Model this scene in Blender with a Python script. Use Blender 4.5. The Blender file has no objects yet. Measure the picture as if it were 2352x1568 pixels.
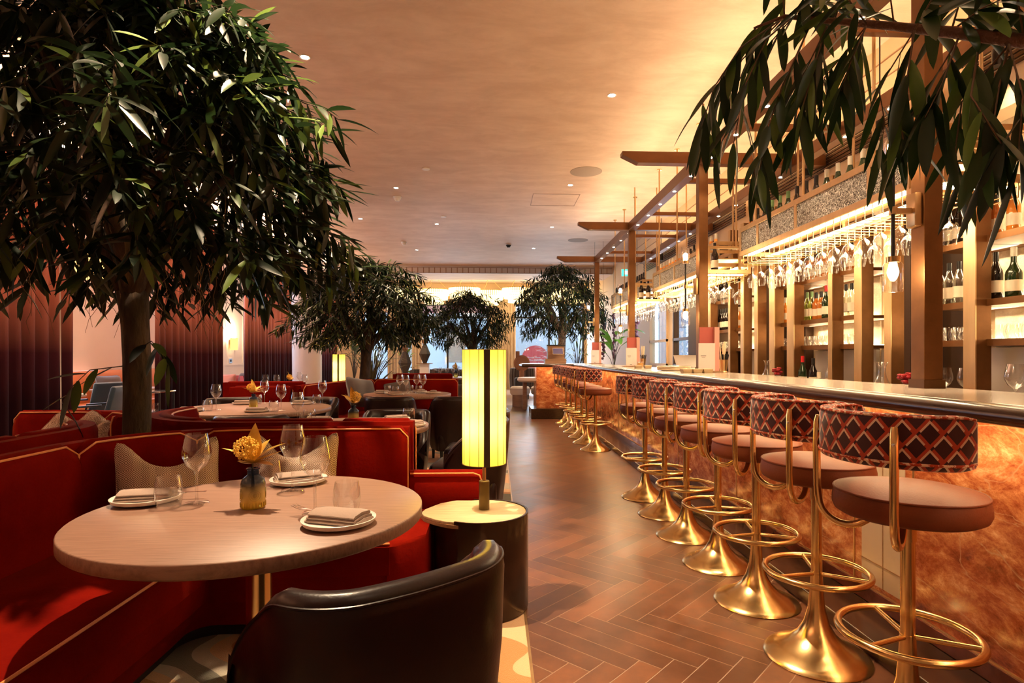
import bpy, bmesh, math, random
from mathutils import Vector, Matrix
random.seed(7)
SC = bpy.context.scene
COL = SC.collection
PI = math.pi
def R(d): return math.radians(d)

# ------------------------------------------------------------------ camera, world, exposure, large lights
cam = bpy.data.objects.new('camera', bpy.data.cameras.new('camera')); COL.objects.link(cam)
cam.location = (0, 0, 1.25); cam.rotation_euler = (R(90), 0, -math.atan(63/1350))
cam.data.sensor_width = 36; cam.data.lens = 1350/2352*36
cam.data.shift_x = -24/2352; cam.data.shift_y = 34/2352
cam.data.clip_start = .02; cam.data.clip_end = 200
SC.camera = cam
SC.view_settings.view_transform = 'Standard'; SC.view_settings.look = 'None'
SC.view_settings.gamma = 1; SC.view_settings.use_curve_mapping = False
SC.view_settings.exposure = 0.78
W = bpy.data.worlds.new('sky'); SC.world = W; W.use_nodes = True
W.node_tree.nodes['Background'].inputs[0].default_value = (.50, .74, 1, 1)
W.node_tree.nodes['Background'].inputs[1].default_value = 1.7

def lamp(name, kind, loc, power, color=(1, .72, .42), size=.05, rot=(0, 0, 0), parent=None, **kw):
    d = bpy.data.lights.new(name, kind); d.energy = power; d.color = color
    if kind == 'AREA':
        d.shape = 'RECTANGLE'; d.size = size[0]; d.size_y = size[1]
    elif kind != 'SUN': d.shadow_soft_size = size
    for k, v in kw.items(): setattr(d, k, v)
    o = bpy.data.objects.new(name, d); COL.objects.link(o); o.location = loc; o.rotation_euler = rot
    if parent: o.parent = parent
    return o
# daylight coming in through the far and left windows
lamp('daylight_far', 'AREA', (2.1, 22.3, 1.9), 90, (.62, .80, 1), (2.6, 2.8), (R(-90), 0, 0))
lamp('daylight_middle', 'AREA', (-1.8, 22.3, 1.9), 70, (.62, .80, 1), (3.0, 2.8), (R(-90), 0, 0))
lamp('daylight_left', 'AREA', (-7.1, 9.6, 1.9), 60, (.55, .70, 1), (2.6, 2.4), (0, R(-90), 0))
lamp('daylight_left_far', 'AREA', (-7.1, 14.4, 1.9), 60, (.55, .70, 1), (2.6, 2.4), (0, R(-90), 0))
lamp('daylight_right', 'AREA', (3.42, 11.9, 1.9), 25, (.6, .75, 1), (1.4, 1.5), (0, R(90), 0))

# ------------------------------------------------------------------ helpers
def tag(o, label=None, cat=None, group=None, kind=None):
    if label: o['label'] = label
    if cat: o['category'] = cat
    if group: o['group'] = group
    if kind: o['kind'] = kind
    return o
def thing(name, label, cat, loc=(0, 0, 0), rz=0, group=None):
    o = bpy.data.objects.new(name, None); COL.objects.link(o); o.empty_display_size = .1
    o.location = loc; o.rotation_euler = (0, 0, rz)
    return tag(o, label, cat, group)
def dup(root, loc=None, rz=None, label=None, group=None, sc=None):
    r = root.copy(); COL.objects.link(r)
    if loc is not None: r.location = loc
    if rz is not None: r.rotation_euler = (0, 0, rz)
    if sc is not None: r.scale = (sc, sc, sc)
    if label: r['label'] = label
    if group: r['group'] = group
    for ch in list(root.children):
        c = ch.copy(); COL.objects.link(c); c.parent = r
        for g in list(ch.children):
            d = g.copy(); COL.objects.link(d); d.parent = c
    return r
ORD = ['nearest', 'second', 'third', 'fourth', 'fifth', 'sixth', 'seventh', 'eighth', 'ninth', 'tenth', 'eleventh', 'twelfth', 'thirteenth', 'fourteenth', 'fifteenth', 'sixteenth', 'seventeenth', 'eighteenth', 'nineteenth', 'twentieth']

class MB:
    """collects shapes and links them as ONE mesh object"""
    def __init__(s): s.v = []; s.f = []; s.uv = {}; s.c = {}
    def add(s, vs, fs, uv=None, tint=None):
        n = len(s.v); s.v += [tuple(p) for p in vs]
        for i, f in enumerate(fs):
            if uv: s.uv[len(s.f)] = uv[i]
            if tint is not None: s.c[len(s.f)] = tint
            s.f.append(tuple(n+k for k in f))
        return s
    def box(s, x0, x1, y0, y1, z0, z1, rz=0, c=None):
        if x0 > x1: x0, x1 = x1, x0
        if y0 > y1: y0, y1 = y1, y0
        if z0 > z1: z0, z1 = z1, z0
        p = [(x, y, z) for z in (z0, z1) for y in (y0, y1) for x in (x0, x1)]
        if rz:
            cx, cy = c or ((x0+x1)/2, (y0+y1)/2); a, b = math.cos(rz), math.sin(rz)
            p = [(cx+(x-cx)*a-(y-cy)*b, cy+(x-cx)*b+(y-cy)*a, z) for x, y, z in p]
        return s.add(p, [(0, 2, 3, 1), (4, 5, 7, 6), (0, 1, 5, 4), (1, 3, 7, 5), (3, 2, 6, 7), (2, 0, 4, 6)])
    def bbox(s, x0, x1, y0, y1, z0, z1, b=.01):
        """box with bevelled edges all round (rounded in plan and at top and bottom)"""
        def ring(i, z):
            return [(x0+i+b*0, y0+i, z)]
        pts = []
        n = 3
        for (z, k) in ((z0, 1), (z0+b*.3, .3), (z0+b, 0), (z1-b, 0), (z1-b*.3, .3), (z1, 1)):
            r = b; ii = b*k
            for cx, cy, a0 in ((x1-b, y1-b, 0), (x0+b, y1-b, 90), (x0+b, y0+b, 180), (x1-b, y0+b, 270)):
                for j in range(n+1):
                    a = R(a0+90*j/n); rr = max(r-ii, 0.0001)
                    pts.append((cx+rr*math.cos(a), cy+rr*math.sin(a), z))
        m = 4*(n+1); fs = []
        for k in range(5):
            for j in range(m): fs.append((k*m+j, k*m+(j+1) % m, (k+1)*m+(j+1) % m, (k+1)*m+j))
        fs.append(tuple(reversed(range(m)))); fs.append(tuple(range(5*m, 6*m)))
        return s.add(pts, fs)
    def lathe(s, prof, n=24, at=(0, 0, 0), sx=1, sy=1):
        pts = []; fs = []
        for r, z in prof:
            for k in range(n):
                a = 2*PI*k/n; pts.append((at[0]+r*math.cos(a)*sx, at[1]+r*math.sin(a)*sy, at[2]+z))
        for i in range(len(prof)-1):
            for k in range(n):
                fs.append((i*n+k, i*n+(k+1) % n, (i+1)*n+(k+1) % n, (i+1)*n+k))
        if prof[0][0] > 1e-4: fs.append(tuple(reversed(range(n))))
        if prof[-1][0] > 1e-4: fs.append(tuple(range((len(prof)-1)*n, len(prof)*n)))
        return s.add(pts, fs)
    def lathe_open(s, prof, n=24, at=(0, 0, 0)):
        k0 = len(s.f); s.lathe(prof, n, at)
        if prof[-1][0] > 1e-4: s.f.pop()
        if prof[0][0] > 1e-4: s.f.pop()
        return s
    def cyl(s, x, y, z0, z1, r, n=20, r2=None):
        return s.lathe([(r, z0), (r2 if r2 is not None else r, z1)], n, (x, y, 0))
    def tube(s, pts, r, n=8, closed=False):
        pts = [Vector(p) for p in pts]; m = len(pts); rings = []
        up = Vector((0, 0, 1)); prev = None
        for i, p in enumerate(pts):
            if closed: t = (pts[(i+1) % m]-pts[i-1])
            else: t = pts[min(i+1, m-1)]-pts[max(i-1, 0)]
            if t.length < 1e-9: t = Vector((0, 0, 1))
            t.normalize()
            if prev is None:
                a = up if abs(t.dot(up)) < .9 else Vector((1, 0, 0))
                u = t.cross(a).normalized()
            else:
                u = (prev-t*prev.dot(t))
                u = u.normalized() if u.length > 1e-6 else t.cross(up).normalized()
            prev = u; w = t.cross(u)
            rr = r[i] if isinstance(r, (list, tuple)) else r
            rings.append([p+(u*math.cos(2*PI*k/n)+w*math.sin(2*PI*k/n))*rr for k in range(n)])
        vs = [q for g in rings for q in g]; fs = []
        for i in range(m if closed else m-1):
            j = (i+1) % m
            for k in range(n): fs.append((i*n+k, i*n+(k+1) % n, j*n+(k+1) % n, j*n+k))
        if not closed:
            fs.append(tuple(reversed(range(n)))); fs.append(tuple(range((m-1)*n, m*n)))
        return s.add(vs, fs)
    def sweep(s, path, prof, closed_path=False, cap=True, uv=False):
        """path: 2D points; prof: closed ring of (offset, z); offset is to the right of travel"""
        m = len(path); n = 0; vs = []
        for i, (x, y) in enumerate(path):
            if closed_path: ax, ay = path[i-1]; bx, by = path[(i+1) % m]
            else: ax, ay = path[max(i-1, 0)]; bx, by = path[min(i+1, m-1)]
            tx, ty = bx-ax, by-ay; l = math.hypot(tx, ty) or 1; nx, ny = ty/l, -tx/l
            pr = prof(i/(m-1)) if callable(prof) else prof
            n = len(pr)
            for o, z in pr: vs.append((x+nx*o, y+ny*o, z))
        fs = []; uvs = []; L = [0]
        for i in range(1, m+1):
            a, b = path[i-1], path[i % m]; L.append(L[-1]+math.hypot(b[0]-a[0], b[1]-a[1]))
        for i in range(m if closed_path else m-1):
            j = (i+1) % m
            for k in range(n):
                k2 = (k+1) % n
                fs.append((i*n+k, i*n+k2, j*n+k2, j*n+k))
                if uv:
                    pr = prof(0) if callable(prof) else prof
                    c = []; q = [0]
                    for t in range(1, n+1): q.append(q[-1]+math.hypot(pr[t % n][0]-pr[t-1][0], pr[t % n][1]-pr[t-1][1]))
                    uvs.append([(L[i], q[k]), (L[i], q[k+1]), (L[i+1], q[k+1]), (L[i+1], q[k])])
        if not closed_path and cap:
            fs.append(tuple(range(n))); fs.append(tuple(reversed(range((m-1)*n, m*n))))
            if uv: uvs += [[(0, 0)]*n, [(0, 0)]*n]
        return s.add(vs, fs, uvs if uv else None)
    def prism(s, pts, z0, z1):
        n = len(pts)
        return s.add([(x, y, z0) for x, y in pts]+[(x, y, z1) for x, y in pts],
                     [tuple(reversed(range(n))), tuple(range(n, 2*n))]+[(k, (k+1) % n, n+(k+1) % n, n+k) for k in range(n)])
    def sph(s, c, r, n=10, m=6, sz=1):
        return s.lathe([(max(r*math.sin(PI*i/m), 0), -r*sz*math.cos(PI*i/m)) for i in range(m+1)], n, c)
    def xf(s, M, start=0):
        for i in range(start, len(s.v)): s.v[i] = tuple(M @ Vector(s.v[i]))
        return s
    def build(s, name, mat, parent=None, smooth=True, ang=38, loc=None, bevel=0, **tg):
        me = bpy.data.meshes.new(name); me.from_pydata(s.v, [], s.f)
        if s.uv:
            ul = me.uv_layers.new(name='UVMap'); li = 0
            for i, f in enumerate(s.f):
                u = s.uv.get(i)
                for k in range(len(f)):
                    if u: ul.data[li].uv = u[k]
                    li += 1
        if s.c:
            at = me.attributes.new('tint', 'FLOAT', 'FACE')
            at.data.foreach_set('value', [s.c.get(i, 0) for i in range(len(s.f))])
        me.validate(); me.materials.append(mat)
        if not s.c and len(s.f) < 30000:
            bm = bmesh.new(); bm.from_mesh(me); bmesh.ops.recalc_face_normals(bm, faces=bm.faces); bm.to_mesh(me); bm.free()
        if smooth:
            me.shade_smooth()
            if ang < 180: me.set_sharp_from_angle(angle=R(ang))
        o = bpy.data.objects.new(name, me); COL.objects.link(o)
        if parent: o.parent = parent
        if loc: o.location = loc
        if bevel:
            b = o.modifiers.new('bevel', 'BEVEL'); b.width = bevel; b.segments = 2; b.limit_method = 'ANGLE'
        if tg: tag(o, **tg)
        return o
def arc(cx, cy, r, a0, a1, n=12):
    return [(cx+r*math.cos(R(a0+(a1-a0)*k/n)), cy+r*math.sin(R(a0+(a1-a0)*k/n))) for k in range(n+1)]

# ------------------------------------------------------------------ materials (all procedural)
def nd(t, typ, **kw):
    n = t.nodes.new(typ)
    for k, v in kw.items():
        if k.startswith('i_'):
            key = k[2:]
            n.inputs[int(key) if key.isdigit() else key.replace('_', ' ')].default_value = v
        else: setattr(n, k, v)
    return n
def mat(name, base, rough=.5, metal=0, **kw):
    m = bpy.data.materials.new(name); m.use_nodes = True; b = m.node_tree.nodes['Principled BSDF']
    b.inputs['Base Color'].default_value = (*base, 1); b.inputs['Roughness'].default_value = rough; b.inputs['Metallic'].default_value = metal
    for k, v in kw.items():
        if k in ('noise', 'bump', 'streak'): continue
        b.inputs[k.replace('_', ' ')].default_value = v
    t = m.node_tree
    if 'noise' in kw:       # (second colour, scale, contrast lo, hi [, stretch])
        c2, sc, lo, hi = kw['noise'][:4]; st = kw['noise'][4] if len(kw['noise']) > 4 else (1, 1, 1)
        tc = nd(t, 'ShaderNodeTexCoord'); mp = nd(t, 'ShaderNodeMapping'); mp.inputs['Scale'].default_value = st
        nz = nd(t, 'ShaderNodeTexNoise', i_Scale=sc, i_Detail=6.0, i_Roughness=.6)
        cr = nd(t, 'ShaderNodeValToRGB'); cr.color_ramp.elements[0].position = lo; cr.color_ramp.elements[1].position = hi
        cr.color_ramp.elements[0].color = (*base, 1); cr.color_ramp.elements[1].color = (*c2, 1)
        t.links.new(tc.outputs['Object'], mp.inputs[0]); t.links.new(mp.outputs[0], nz.inputs['Vector'])
        t.links.new(nz.outputs[0], cr.inputs[0]); t.links.new(cr.outputs[0], b.inputs['Base Color'])
    if 'bump' in kw:        # (scale, strength[, stretch])
        sc, stg = kw['bump'][:2]; st = kw['bump'][2] if len(kw['bump']) > 2 else (1, 1, 1)
        tc = nd(t, 'ShaderNodeTexCoord'); mp = nd(t, 'ShaderNodeMapping'); mp.inputs['Scale'].default_value = st
        nz = nd(t, 'ShaderNodeTexNoise', i_Scale=sc, i_Detail=4.0)
        bp = nd(t, 'ShaderNodeBump', i_Strength=stg, i_Distance=.02)
        t.links.new(tc.outputs['Object'], mp.inputs[0]); t.links.new(mp.outputs[0], nz.inputs['Vector'])
        t.links.new(nz.outputs[0], bp.inputs['Height']); t.links.new(bp.outputs[0], b.inputs['Normal'])
    return m
def emis(name, col, st):
    m = bpy.data.materials.new(name); m.use_nodes = True; t = m.node_tree; t.nodes.clear()
    e = nd(t, 'ShaderNodeEmission'); e.inputs[0].default_value = (*col, 1); e.inputs[1].default_value = st
    o = nd(t, 'ShaderNodeOutputMaterial'); t.links.new(e.outputs[0], o.inputs[0]); return m
def thin_glass(name, col=(1, 1, 1), refl=1.0, rough=.01, base=.04):
    m = bpy.data.materials.new(name); m.use_nodes = True; t = m.node_tree; t.nodes.clear()
    tr = nd(t, 'ShaderNodeBsdfTransparent'); tr.inputs[0].default_value = (*col, 1)
    gl = nd(t, 'ShaderNodeBsdfGlossy'); gl.inputs['Roughness'].default_value = rough
    lw = nd(t, 'ShaderNodeLayerWeight', i_Blend=.25)
    mr = nd(t, 'ShaderNodeMapRange'); mr.inputs['To Min'].default_value = base; mr.inputs['To Max'].default_value = refl
    mx = nd(t, 'ShaderNodeMixShader'); o = nd(t, 'ShaderNodeOutputMaterial')
    t.links.new(lw.outputs['Facing'], mr.inputs[0]); t.links.new(mr.outputs[0], mx.inputs[0])
    t.links.new(tr.outputs[0], mx.inputs[1]); t.links.new(gl.outputs[0], mx.inputs[2]); t.links.new(mx.outputs[0], o.inputs[0])
    return m
M = {}
M['velvet'] = mat('velvet', (.105, .0014, .0006), .85, Specular_IOR_Level=.03, Sheen_Weight=.05, Sheen_Roughness=.35, Sheen_Tint=(1, .28, .08, 1), noise=((.17, .0050, .0010), 3.0, .35, .7), bump=(60, .08))
M['piping'] = mat('piping', (.70, .26, .07), .45, Sheen_Weight=.3)
M['leather'] = mat('leather', (.010, .004, .004), .31, noise=((.016, .006, .005), 4.0, .4, .65), bump=(140, .04), Specular_IOR_Level=.24)
M['seat_leather'] = mat('seat_leather', (.125, .030, .014), .5, Specular_IOR_Level=.10, noise=((.16, .042, .018), 3.0, .4, .7), bump=(150, .06))
M['brass'] = mat('brass', (.80, .58, .27), .24, 1, noise=((.66, .45, .19), 5.0, .35, .7))
M['brass_satin'] = mat('brass_satin', (.70, .48, .25), .38, 1, noise=((.56, .37, .18), 7.0, .35, .7, (1, 1, .2)))
M['bronze'] = mat('bronze', (.15, .064, .020), .42, .7, noise=((.24, .105, .034), 5.0, .3, .75))
M['niche'] = mat('niche', (.040, .017, .007), .5, .5, noise=((.06, .027, .010), 4.0, .3, .75, (1, 1, .3)))
M['bronze_dark'] = mat('bronze_dark', (.085, .038, .014), .42, .7, noise=((.13, .06, .02), 4.0, .3, .75, (1, 1, .3)))
M['beam'] = mat('beam', (.17, .075, .032), .42, .6, noise=((.23, .10, .04), 4.0, .3, .7))
M['oak'] = mat('oak', (.36, .185, .115), .45)
M['pale_oak'] = mat('pale_oak', (.62, .44, .24), .5)
for k, c1, c2 in (('oak', (.27, .155, .11), (.185, .10, .067)), ('pale_oak', (.50, .37, .21), (.38, .26, .14))):
    m = M[k]; t = m.node_tree; b = t.nodes['Principled BSDF']
    tc = nd(t, 'ShaderNodeTexCoord'); mp = nd(t, 'ShaderNodeMapping'); mp.inputs['Scale'].default_value = (4, 110, 30); mp.inputs['Rotation'].default_value = (0, 0, R(-20))
    nz = nd(t, 'ShaderNodeTexNoise', i_Scale=1.6, i_Detail=8.0, i_Roughness=.62, i_Distortion=.35)
    cr = nd(t, 'ShaderNodeValToRGB'); cr.color_ramp.elements[0].position = .36; cr.color_ramp.elements[1].position = .58
    cr.color_ramp.elements[0].color = (*c2, 1); cr.color_ramp.elements[1].color = (*c1, 1)
    bp = nd(t, 'ShaderNodeBump', i_Strength=.08, i_Distance=.01)
    t.links.new(tc.outputs['Object'], mp.inputs[0]); t.links.new(mp.outputs[0], nz.inputs['Vector']); t.links.new(nz.outputs[0], cr.inputs[0])
    t.links.new(cr.outputs[0], b.inputs['Base Color']); t.links.new(nz.outputs[0], bp.inputs['Height']); t.links.new(bp.outputs[0], b.inputs['Normal'])
M['dark_wood'] = mat('dark_wood', (.030, .012, .007), .22, noise=((.055, .024, .012), 3.0, .35, .65, (12, .6, 12)))
M['quartz'] = mat('quartz', (.50, .42, .34), .16, noise=((.43, .36, .29), 1.5, .4, .7))
M['black'] = mat('black', (.012, .011, .012), .35)
M['drum'] = mat('drum', (.040, .020, .013), .22, .5)
M['ceramic'] = mat('ceramic', (.72, .66, .60), .35)
M['napkin'] = mat('napkin', (.30, .22, .18), .9, bump=(200, .15))
M['steel'] = mat('steel', (.75, .75, .75), .18, 1)
M['tray'] = mat('tray', (.8, .7, .55), .25, 1)
M['gold_leaf'] = mat('gold_leaf', (.78, .50, .10), .35, .55, noise=((.55, .30, .04), 14.0, .4, .7))
M['stem'] = mat('stem', (.05, .035, .015), .6)
M['white'] = mat('white', (.78, .75, .72), .5)
M['plaster'] = mat('plaster', (.66, .60, .56), .7)
M['cream'] = mat('cream', (.70, .50, .30), .6)
M['grey_fabric'] = mat('grey_fabric', (.085, .066, .060), .9, Sheen_Weight=.3, bump=(120, .1))
M['teal'] = mat('teal', (.012, .05, .10), .6, Sheen_Weight=.4)
M['tan_leather'] = mat('tan_leather', (.50, .17, .06), .45)
M['pink'] = mat('pink', (.52, .12, .13), .7)
M['menu_red'] = mat('menu_red', (.42, .085, .07), .5)
M['menu_pink'] = mat('menu_pink', (.62, .30, .25), .5)
M['paper'] = mat('paper', (.66, .60, .58), .55)
M['ink'] = mat('ink', (.10, .08, .08), .6)
M['red_flower'] = mat('red_flower', (.30, .006, .012), .5)
M['pot_stone'] = mat('pot_stone', (.06, .055, .05), .6)
M['stone_grey'] = mat('stone_grey', (.30, .27, .26), .7)
M['wood_mid'] = mat('wood_mid', (.34, .19, .10), .5, noise=((.26, .13, .06), 3.0, .4, .6, (1, 1, 12)))
M['glass'] = thin_glass('glass', (.97, .975, .98), .95, .01, .07)
M['amber_glass'] = thin_glass('amber_glass', (1, .55, .18), .6)
M['green_bottle'] = mat('green_bottle', (.012, .028, .008), .08, Specular_IOR_Level=.7)
M['dark_bottle'] = mat('dark_bottle', (.010, .006, .006), .08, Specular_IOR_Level=.7)
M['amber_bottle'] = mat('amber_bottle', (.42, .12, .015), .08, Coat_Weight=.5)
M['orange_bottle'] = mat('orange_bottle', (.65, .22, .03), .1, Coat_Weight=.5)
M['clear_bottle'] = thin_glass('clear_bottle', (.93, .96, .90), .8, base=.1)
M['lime_bottle'] = thin_glass('lime_bottle', (.80, .95, .45), .7, base=.08)
M['cap_white'] = mat('cap_white', (.62, .57, .46), .45)
M['cap_green'] = mat('cap_green', (.16, .30, .12), .4)
M['cap_black'] = mat('cap_black', (.012, .01, .01), .3)
M['cap_red'] = mat('cap_red', (.55, .015, .02), .35)
M['label_cream'] = mat('label_cream', (.70, .60, .46), .6)
M['led'] = emis('led', (1, .78, .46), 15)
M['led_bar'] = emis('led_bar', (1, .66, .32), 42)
M['led_soft'] = emis('led_soft', (1, .76, .44), 14)
M['bulb'] = emis('bulb', (1, .82, .55), 60)
M['down'] = emis('down', (1, .86, .66), 60)
M['straw'] = mat('straw', (.78, .66, .44), .6)
M['bark'] = mat('bark', (.030, .018, .011), .9, noise=((.075, .045, .025), 14.0, .4, .65, (1, 1, .3)), bump=(30, .9, (1, 1, .3)))
M['pale_bark'] = mat('pale_bark', (.30, .20, .12), .85, noise=((.10, .06, .035), 22.0, .45, .6), bump=(30, .8))
M['root'] = mat('root', (.16, .09, .05), .8)
# leaves: real blades differ in hue from one to the next
def leaf_mat(name, c0, c1, c2):
    m = bpy.data.materials.new(name); m.use_nodes = True; t = m.node_tree; b = t.nodes['Principled BSDF']
    at = nd(t, 'ShaderNodeAttribute', attribute_name='tint'); cr = nd(t, 'ShaderNodeValToRGB')
    e = cr.color_ramp.elements; e[0].position = 0; e[0].color = (*c0, 1); e[1].position = 1; e[1].color = (*c2, 1)
    k = e.new(.8); k.color = (*c1, 1)
    b.inputs['Roughness'].default_value = .36; b.inputs['Specular IOR Level'].default_value = .4
    tl = nd(t, 'ShaderNodeBsdfTranslucent'); mx = nd(t, 'ShaderNodeMixShader', i_0=.22); o = t.nodes['Material Output']
    t.links.new(at.outputs['Fac'], cr.inputs[0]); t.links.new(cr.outputs[0], b.inputs['Base Color']); t.links.new(cr.outputs[0], tl.inputs[0])
    t.links.new(b.outputs[0], mx.inputs[1]); t.links.new(tl.outputs[0], mx.inputs[2]); t.links.new(mx.outputs[0], o.inputs[0])
    return m
M['leaf'] = leaf_mat('leaf', (.005, .011, .004), (.013, .028, .008), (.10, .15, .03))
M['leaf_near'] = leaf_mat('leaf_near', (.008, .022, .006), (.028, .065, .014), (.13, .22, .04))
M['leaf_bright'] = leaf_mat('leaf_bright', (.05, .16, .015), (.10, .26, .03), (.20, .36, .05))
M['leaf_fern'] = leaf_mat('leaf_fern', (.03, .06, .03), (.10, .15, .08), (.25, .28, .18))
# curtains graded by height from dusty rose above to plum below
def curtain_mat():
    m = bpy.data.materials.new('graded_curtain'); m.use_nodes = True; t = m.node_tree; b = t.nodes['Principled BSDF']
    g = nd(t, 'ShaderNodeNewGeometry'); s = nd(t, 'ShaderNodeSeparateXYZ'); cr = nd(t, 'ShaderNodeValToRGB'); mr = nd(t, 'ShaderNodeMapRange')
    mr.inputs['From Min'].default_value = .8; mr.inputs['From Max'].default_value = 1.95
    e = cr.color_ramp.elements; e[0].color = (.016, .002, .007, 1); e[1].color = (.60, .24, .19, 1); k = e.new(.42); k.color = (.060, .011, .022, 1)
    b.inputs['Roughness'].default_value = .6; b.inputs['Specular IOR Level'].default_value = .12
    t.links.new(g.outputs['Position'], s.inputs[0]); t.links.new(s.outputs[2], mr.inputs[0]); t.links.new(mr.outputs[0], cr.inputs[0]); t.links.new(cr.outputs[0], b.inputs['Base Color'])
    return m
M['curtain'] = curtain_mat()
M['cream_curtain'] = mat('cream_curtain', (.62, .48, .34), .8, noise=((.52, .38, .26), 12.0, .4, .6, (1, 1, .2)))
def marble_mat():
    m = bpy.data.materials.new('red_travertine'); m.use_nodes = True; t = m.node_tree; b = t.nodes['Principled BSDF']
    tc = nd(t, 'ShaderNodeTexCoord'); mp = nd(t, 'ShaderNodeMapping'); mp.inputs['Rotation'].default_value = (R(35), 0, 0); mp.inputs['Scale'].default_value = (1, 1, 1.8)
    n1 = nd(t, 'ShaderNodeTexNoise', i_Scale=4.6, i_Detail=15.0, i_Roughness=.78, i_Distortion=.25)
    cr = nd(t, 'ShaderNodeValToRGB'); e = cr.color_ramp.elements
    e[0].position = .36; e[0].color = (.16, .030, .010, 1); e[1].position = .66; e[1].color = (.86, .52, .30, 1)
    k = e.new(.47); k.color = (.38, .10, .038, 1); k = e.new(.56); k.color = (.60, .24, .10, 1)
    vo = nd(t, 'ShaderNodeTexNoise', i_Scale=1.1, i_Detail=5.0, i_Distortion=1.6)
    c2 = nd(t, 'ShaderNodeValToRGB'); e2 = c2.color_ramp.elements; e2[0].position = .494; e2[0].color = (0, 0, 0, 1); e2[1].position = .5; e2[1].color = (1, 1, 1, 1); q = e2.new(.506); q.color = (0, 0, 0, 1)
    mx = nd(t, 'ShaderNodeMixRGB'); mx.inputs[2].default_value = (.55, .30, .17, 1)
    b.inputs['Roughness'].default_value = .12
    t.links.new(tc.outputs['Object'], mp.inputs[0]); t.links.new(mp.outputs[0], n1.inputs['Vector']); t.links.new(mp.outputs[0], vo.inputs['Vector'])
    t.links.new(n1.outputs[0], cr.inputs[0]); t.links.new(vo.outputs[0], c2.inputs[0]); t.links.new(c2.outputs[0], mx.inputs[0]); t.links.new(cr.outputs[0], mx.inputs[1]); t.links.new(mx.outputs[0], b.inputs['Base Color'])
    return m
M['marble'] = marble_mat()
M['marble_skirt'] = mat('marble_skirt', (.10, .022, .012), .12, noise=((.20, .05, .03), 6.0, .4, .7))
M['white_marble'] = mat('white_marble', (.62, .52, .42), .2, noise=((.50, .40, .32), 2.5, .45, .6))
def ceiling_mat():
    m = bpy.data.materials.new('ceiling_plaster'); m.use_nodes = True; t = m.node_tree; b = t.nodes['Principled BSDF']
    tc = nd(t, 'ShaderNodeTexCoord'); mp = nd(t, 'ShaderNodeMapping'); mp.inputs['Scale'].default_value = (1.0, 2.2, 1)
    n1 = nd(t, 'ShaderNodeTexNoise', i_Scale=1.6, i_Detail=9.0, i_Roughness=.68, i_Distortion=.4)
    cr = nd(t, 'ShaderNodeValToRGB'); e = cr.color_ramp.elements
    e[0].position = .38; e[0].color = (.68, .48, .35, 1); e[1].position = .64; e[1].color = (.80, .60, .46, 1)
    bp = nd(t, 'ShaderNodeBump', i_Strength=.12, i_Distance=.02)
    b.inputs['Roughness'].default_value = .62
    t.links.new(tc.outputs['Object'], mp.inputs[0]); t.links.new(mp.outputs[0], n1.inputs['Vector']); t.links.new(n1.outputs[0], cr.inputs[0]); t.links.new(cr.outputs[0], b.inputs['Base Color'])
    t.links.new(n1.outputs[0], bp.inputs['Height']); t.links.new(bp.outputs[0], b.inputs['Normal'])
    return m
M['ceiling'] = ceiling_mat()
def tile_mat():
    m = bpy.data.materials.new('terracotta_tile'); m.use_nodes = True; t = m.node_tree; b = t.nodes['Principled BSDF']
    at = nd(t, 'ShaderNodeAttribute', attribute_name='tint'); tc = nd(t, 'ShaderNodeTexCoord')
    n1 = nd(t, 'ShaderNodeTexNoise', i_Scale=5.0, i_Detail=7.0, i_Roughness=.65)
    ad = nd(t, 'ShaderNodeMath', operation='MULTIPLY_ADD'); ad.inputs[1].default_value = .32
    cr = nd(t, 'ShaderNodeValToRGB'); e = cr.color_ramp.elements
    e[0].position = .30; e[0].color = (.058, .021, .010, 1); e[1].position = .88; e[1].color = (.175, .064, .026, 1)
    k = e.new(.6); k.color = (.105, .040, .019, 1)
    rr = nd(t, 'ShaderNodeMapRange'); rr.inputs['To Min'].default_value = .22; rr.inputs['To Max'].default_value = .42
    t.links.new(tc.outputs['Object'], n1.inputs['Vector']); t.links.new(at.outputs['Fac'], ad.inputs[0]); t.links.new(n1.outputs[0], ad.inputs[2])
    t.links.new(ad.outputs[0], cr.inputs[0]); t.links.new(cr.outputs[0], b.inputs['Base Color']); t.links.new(n1.outputs[0], rr.inputs[0]); t.links.new(rr.outputs[0], b.inputs['Roughness'])
    return m
M['tile'] = tile_mat()
M['grout'] = mat('grout', (.33, .22, .15), .8)
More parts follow.
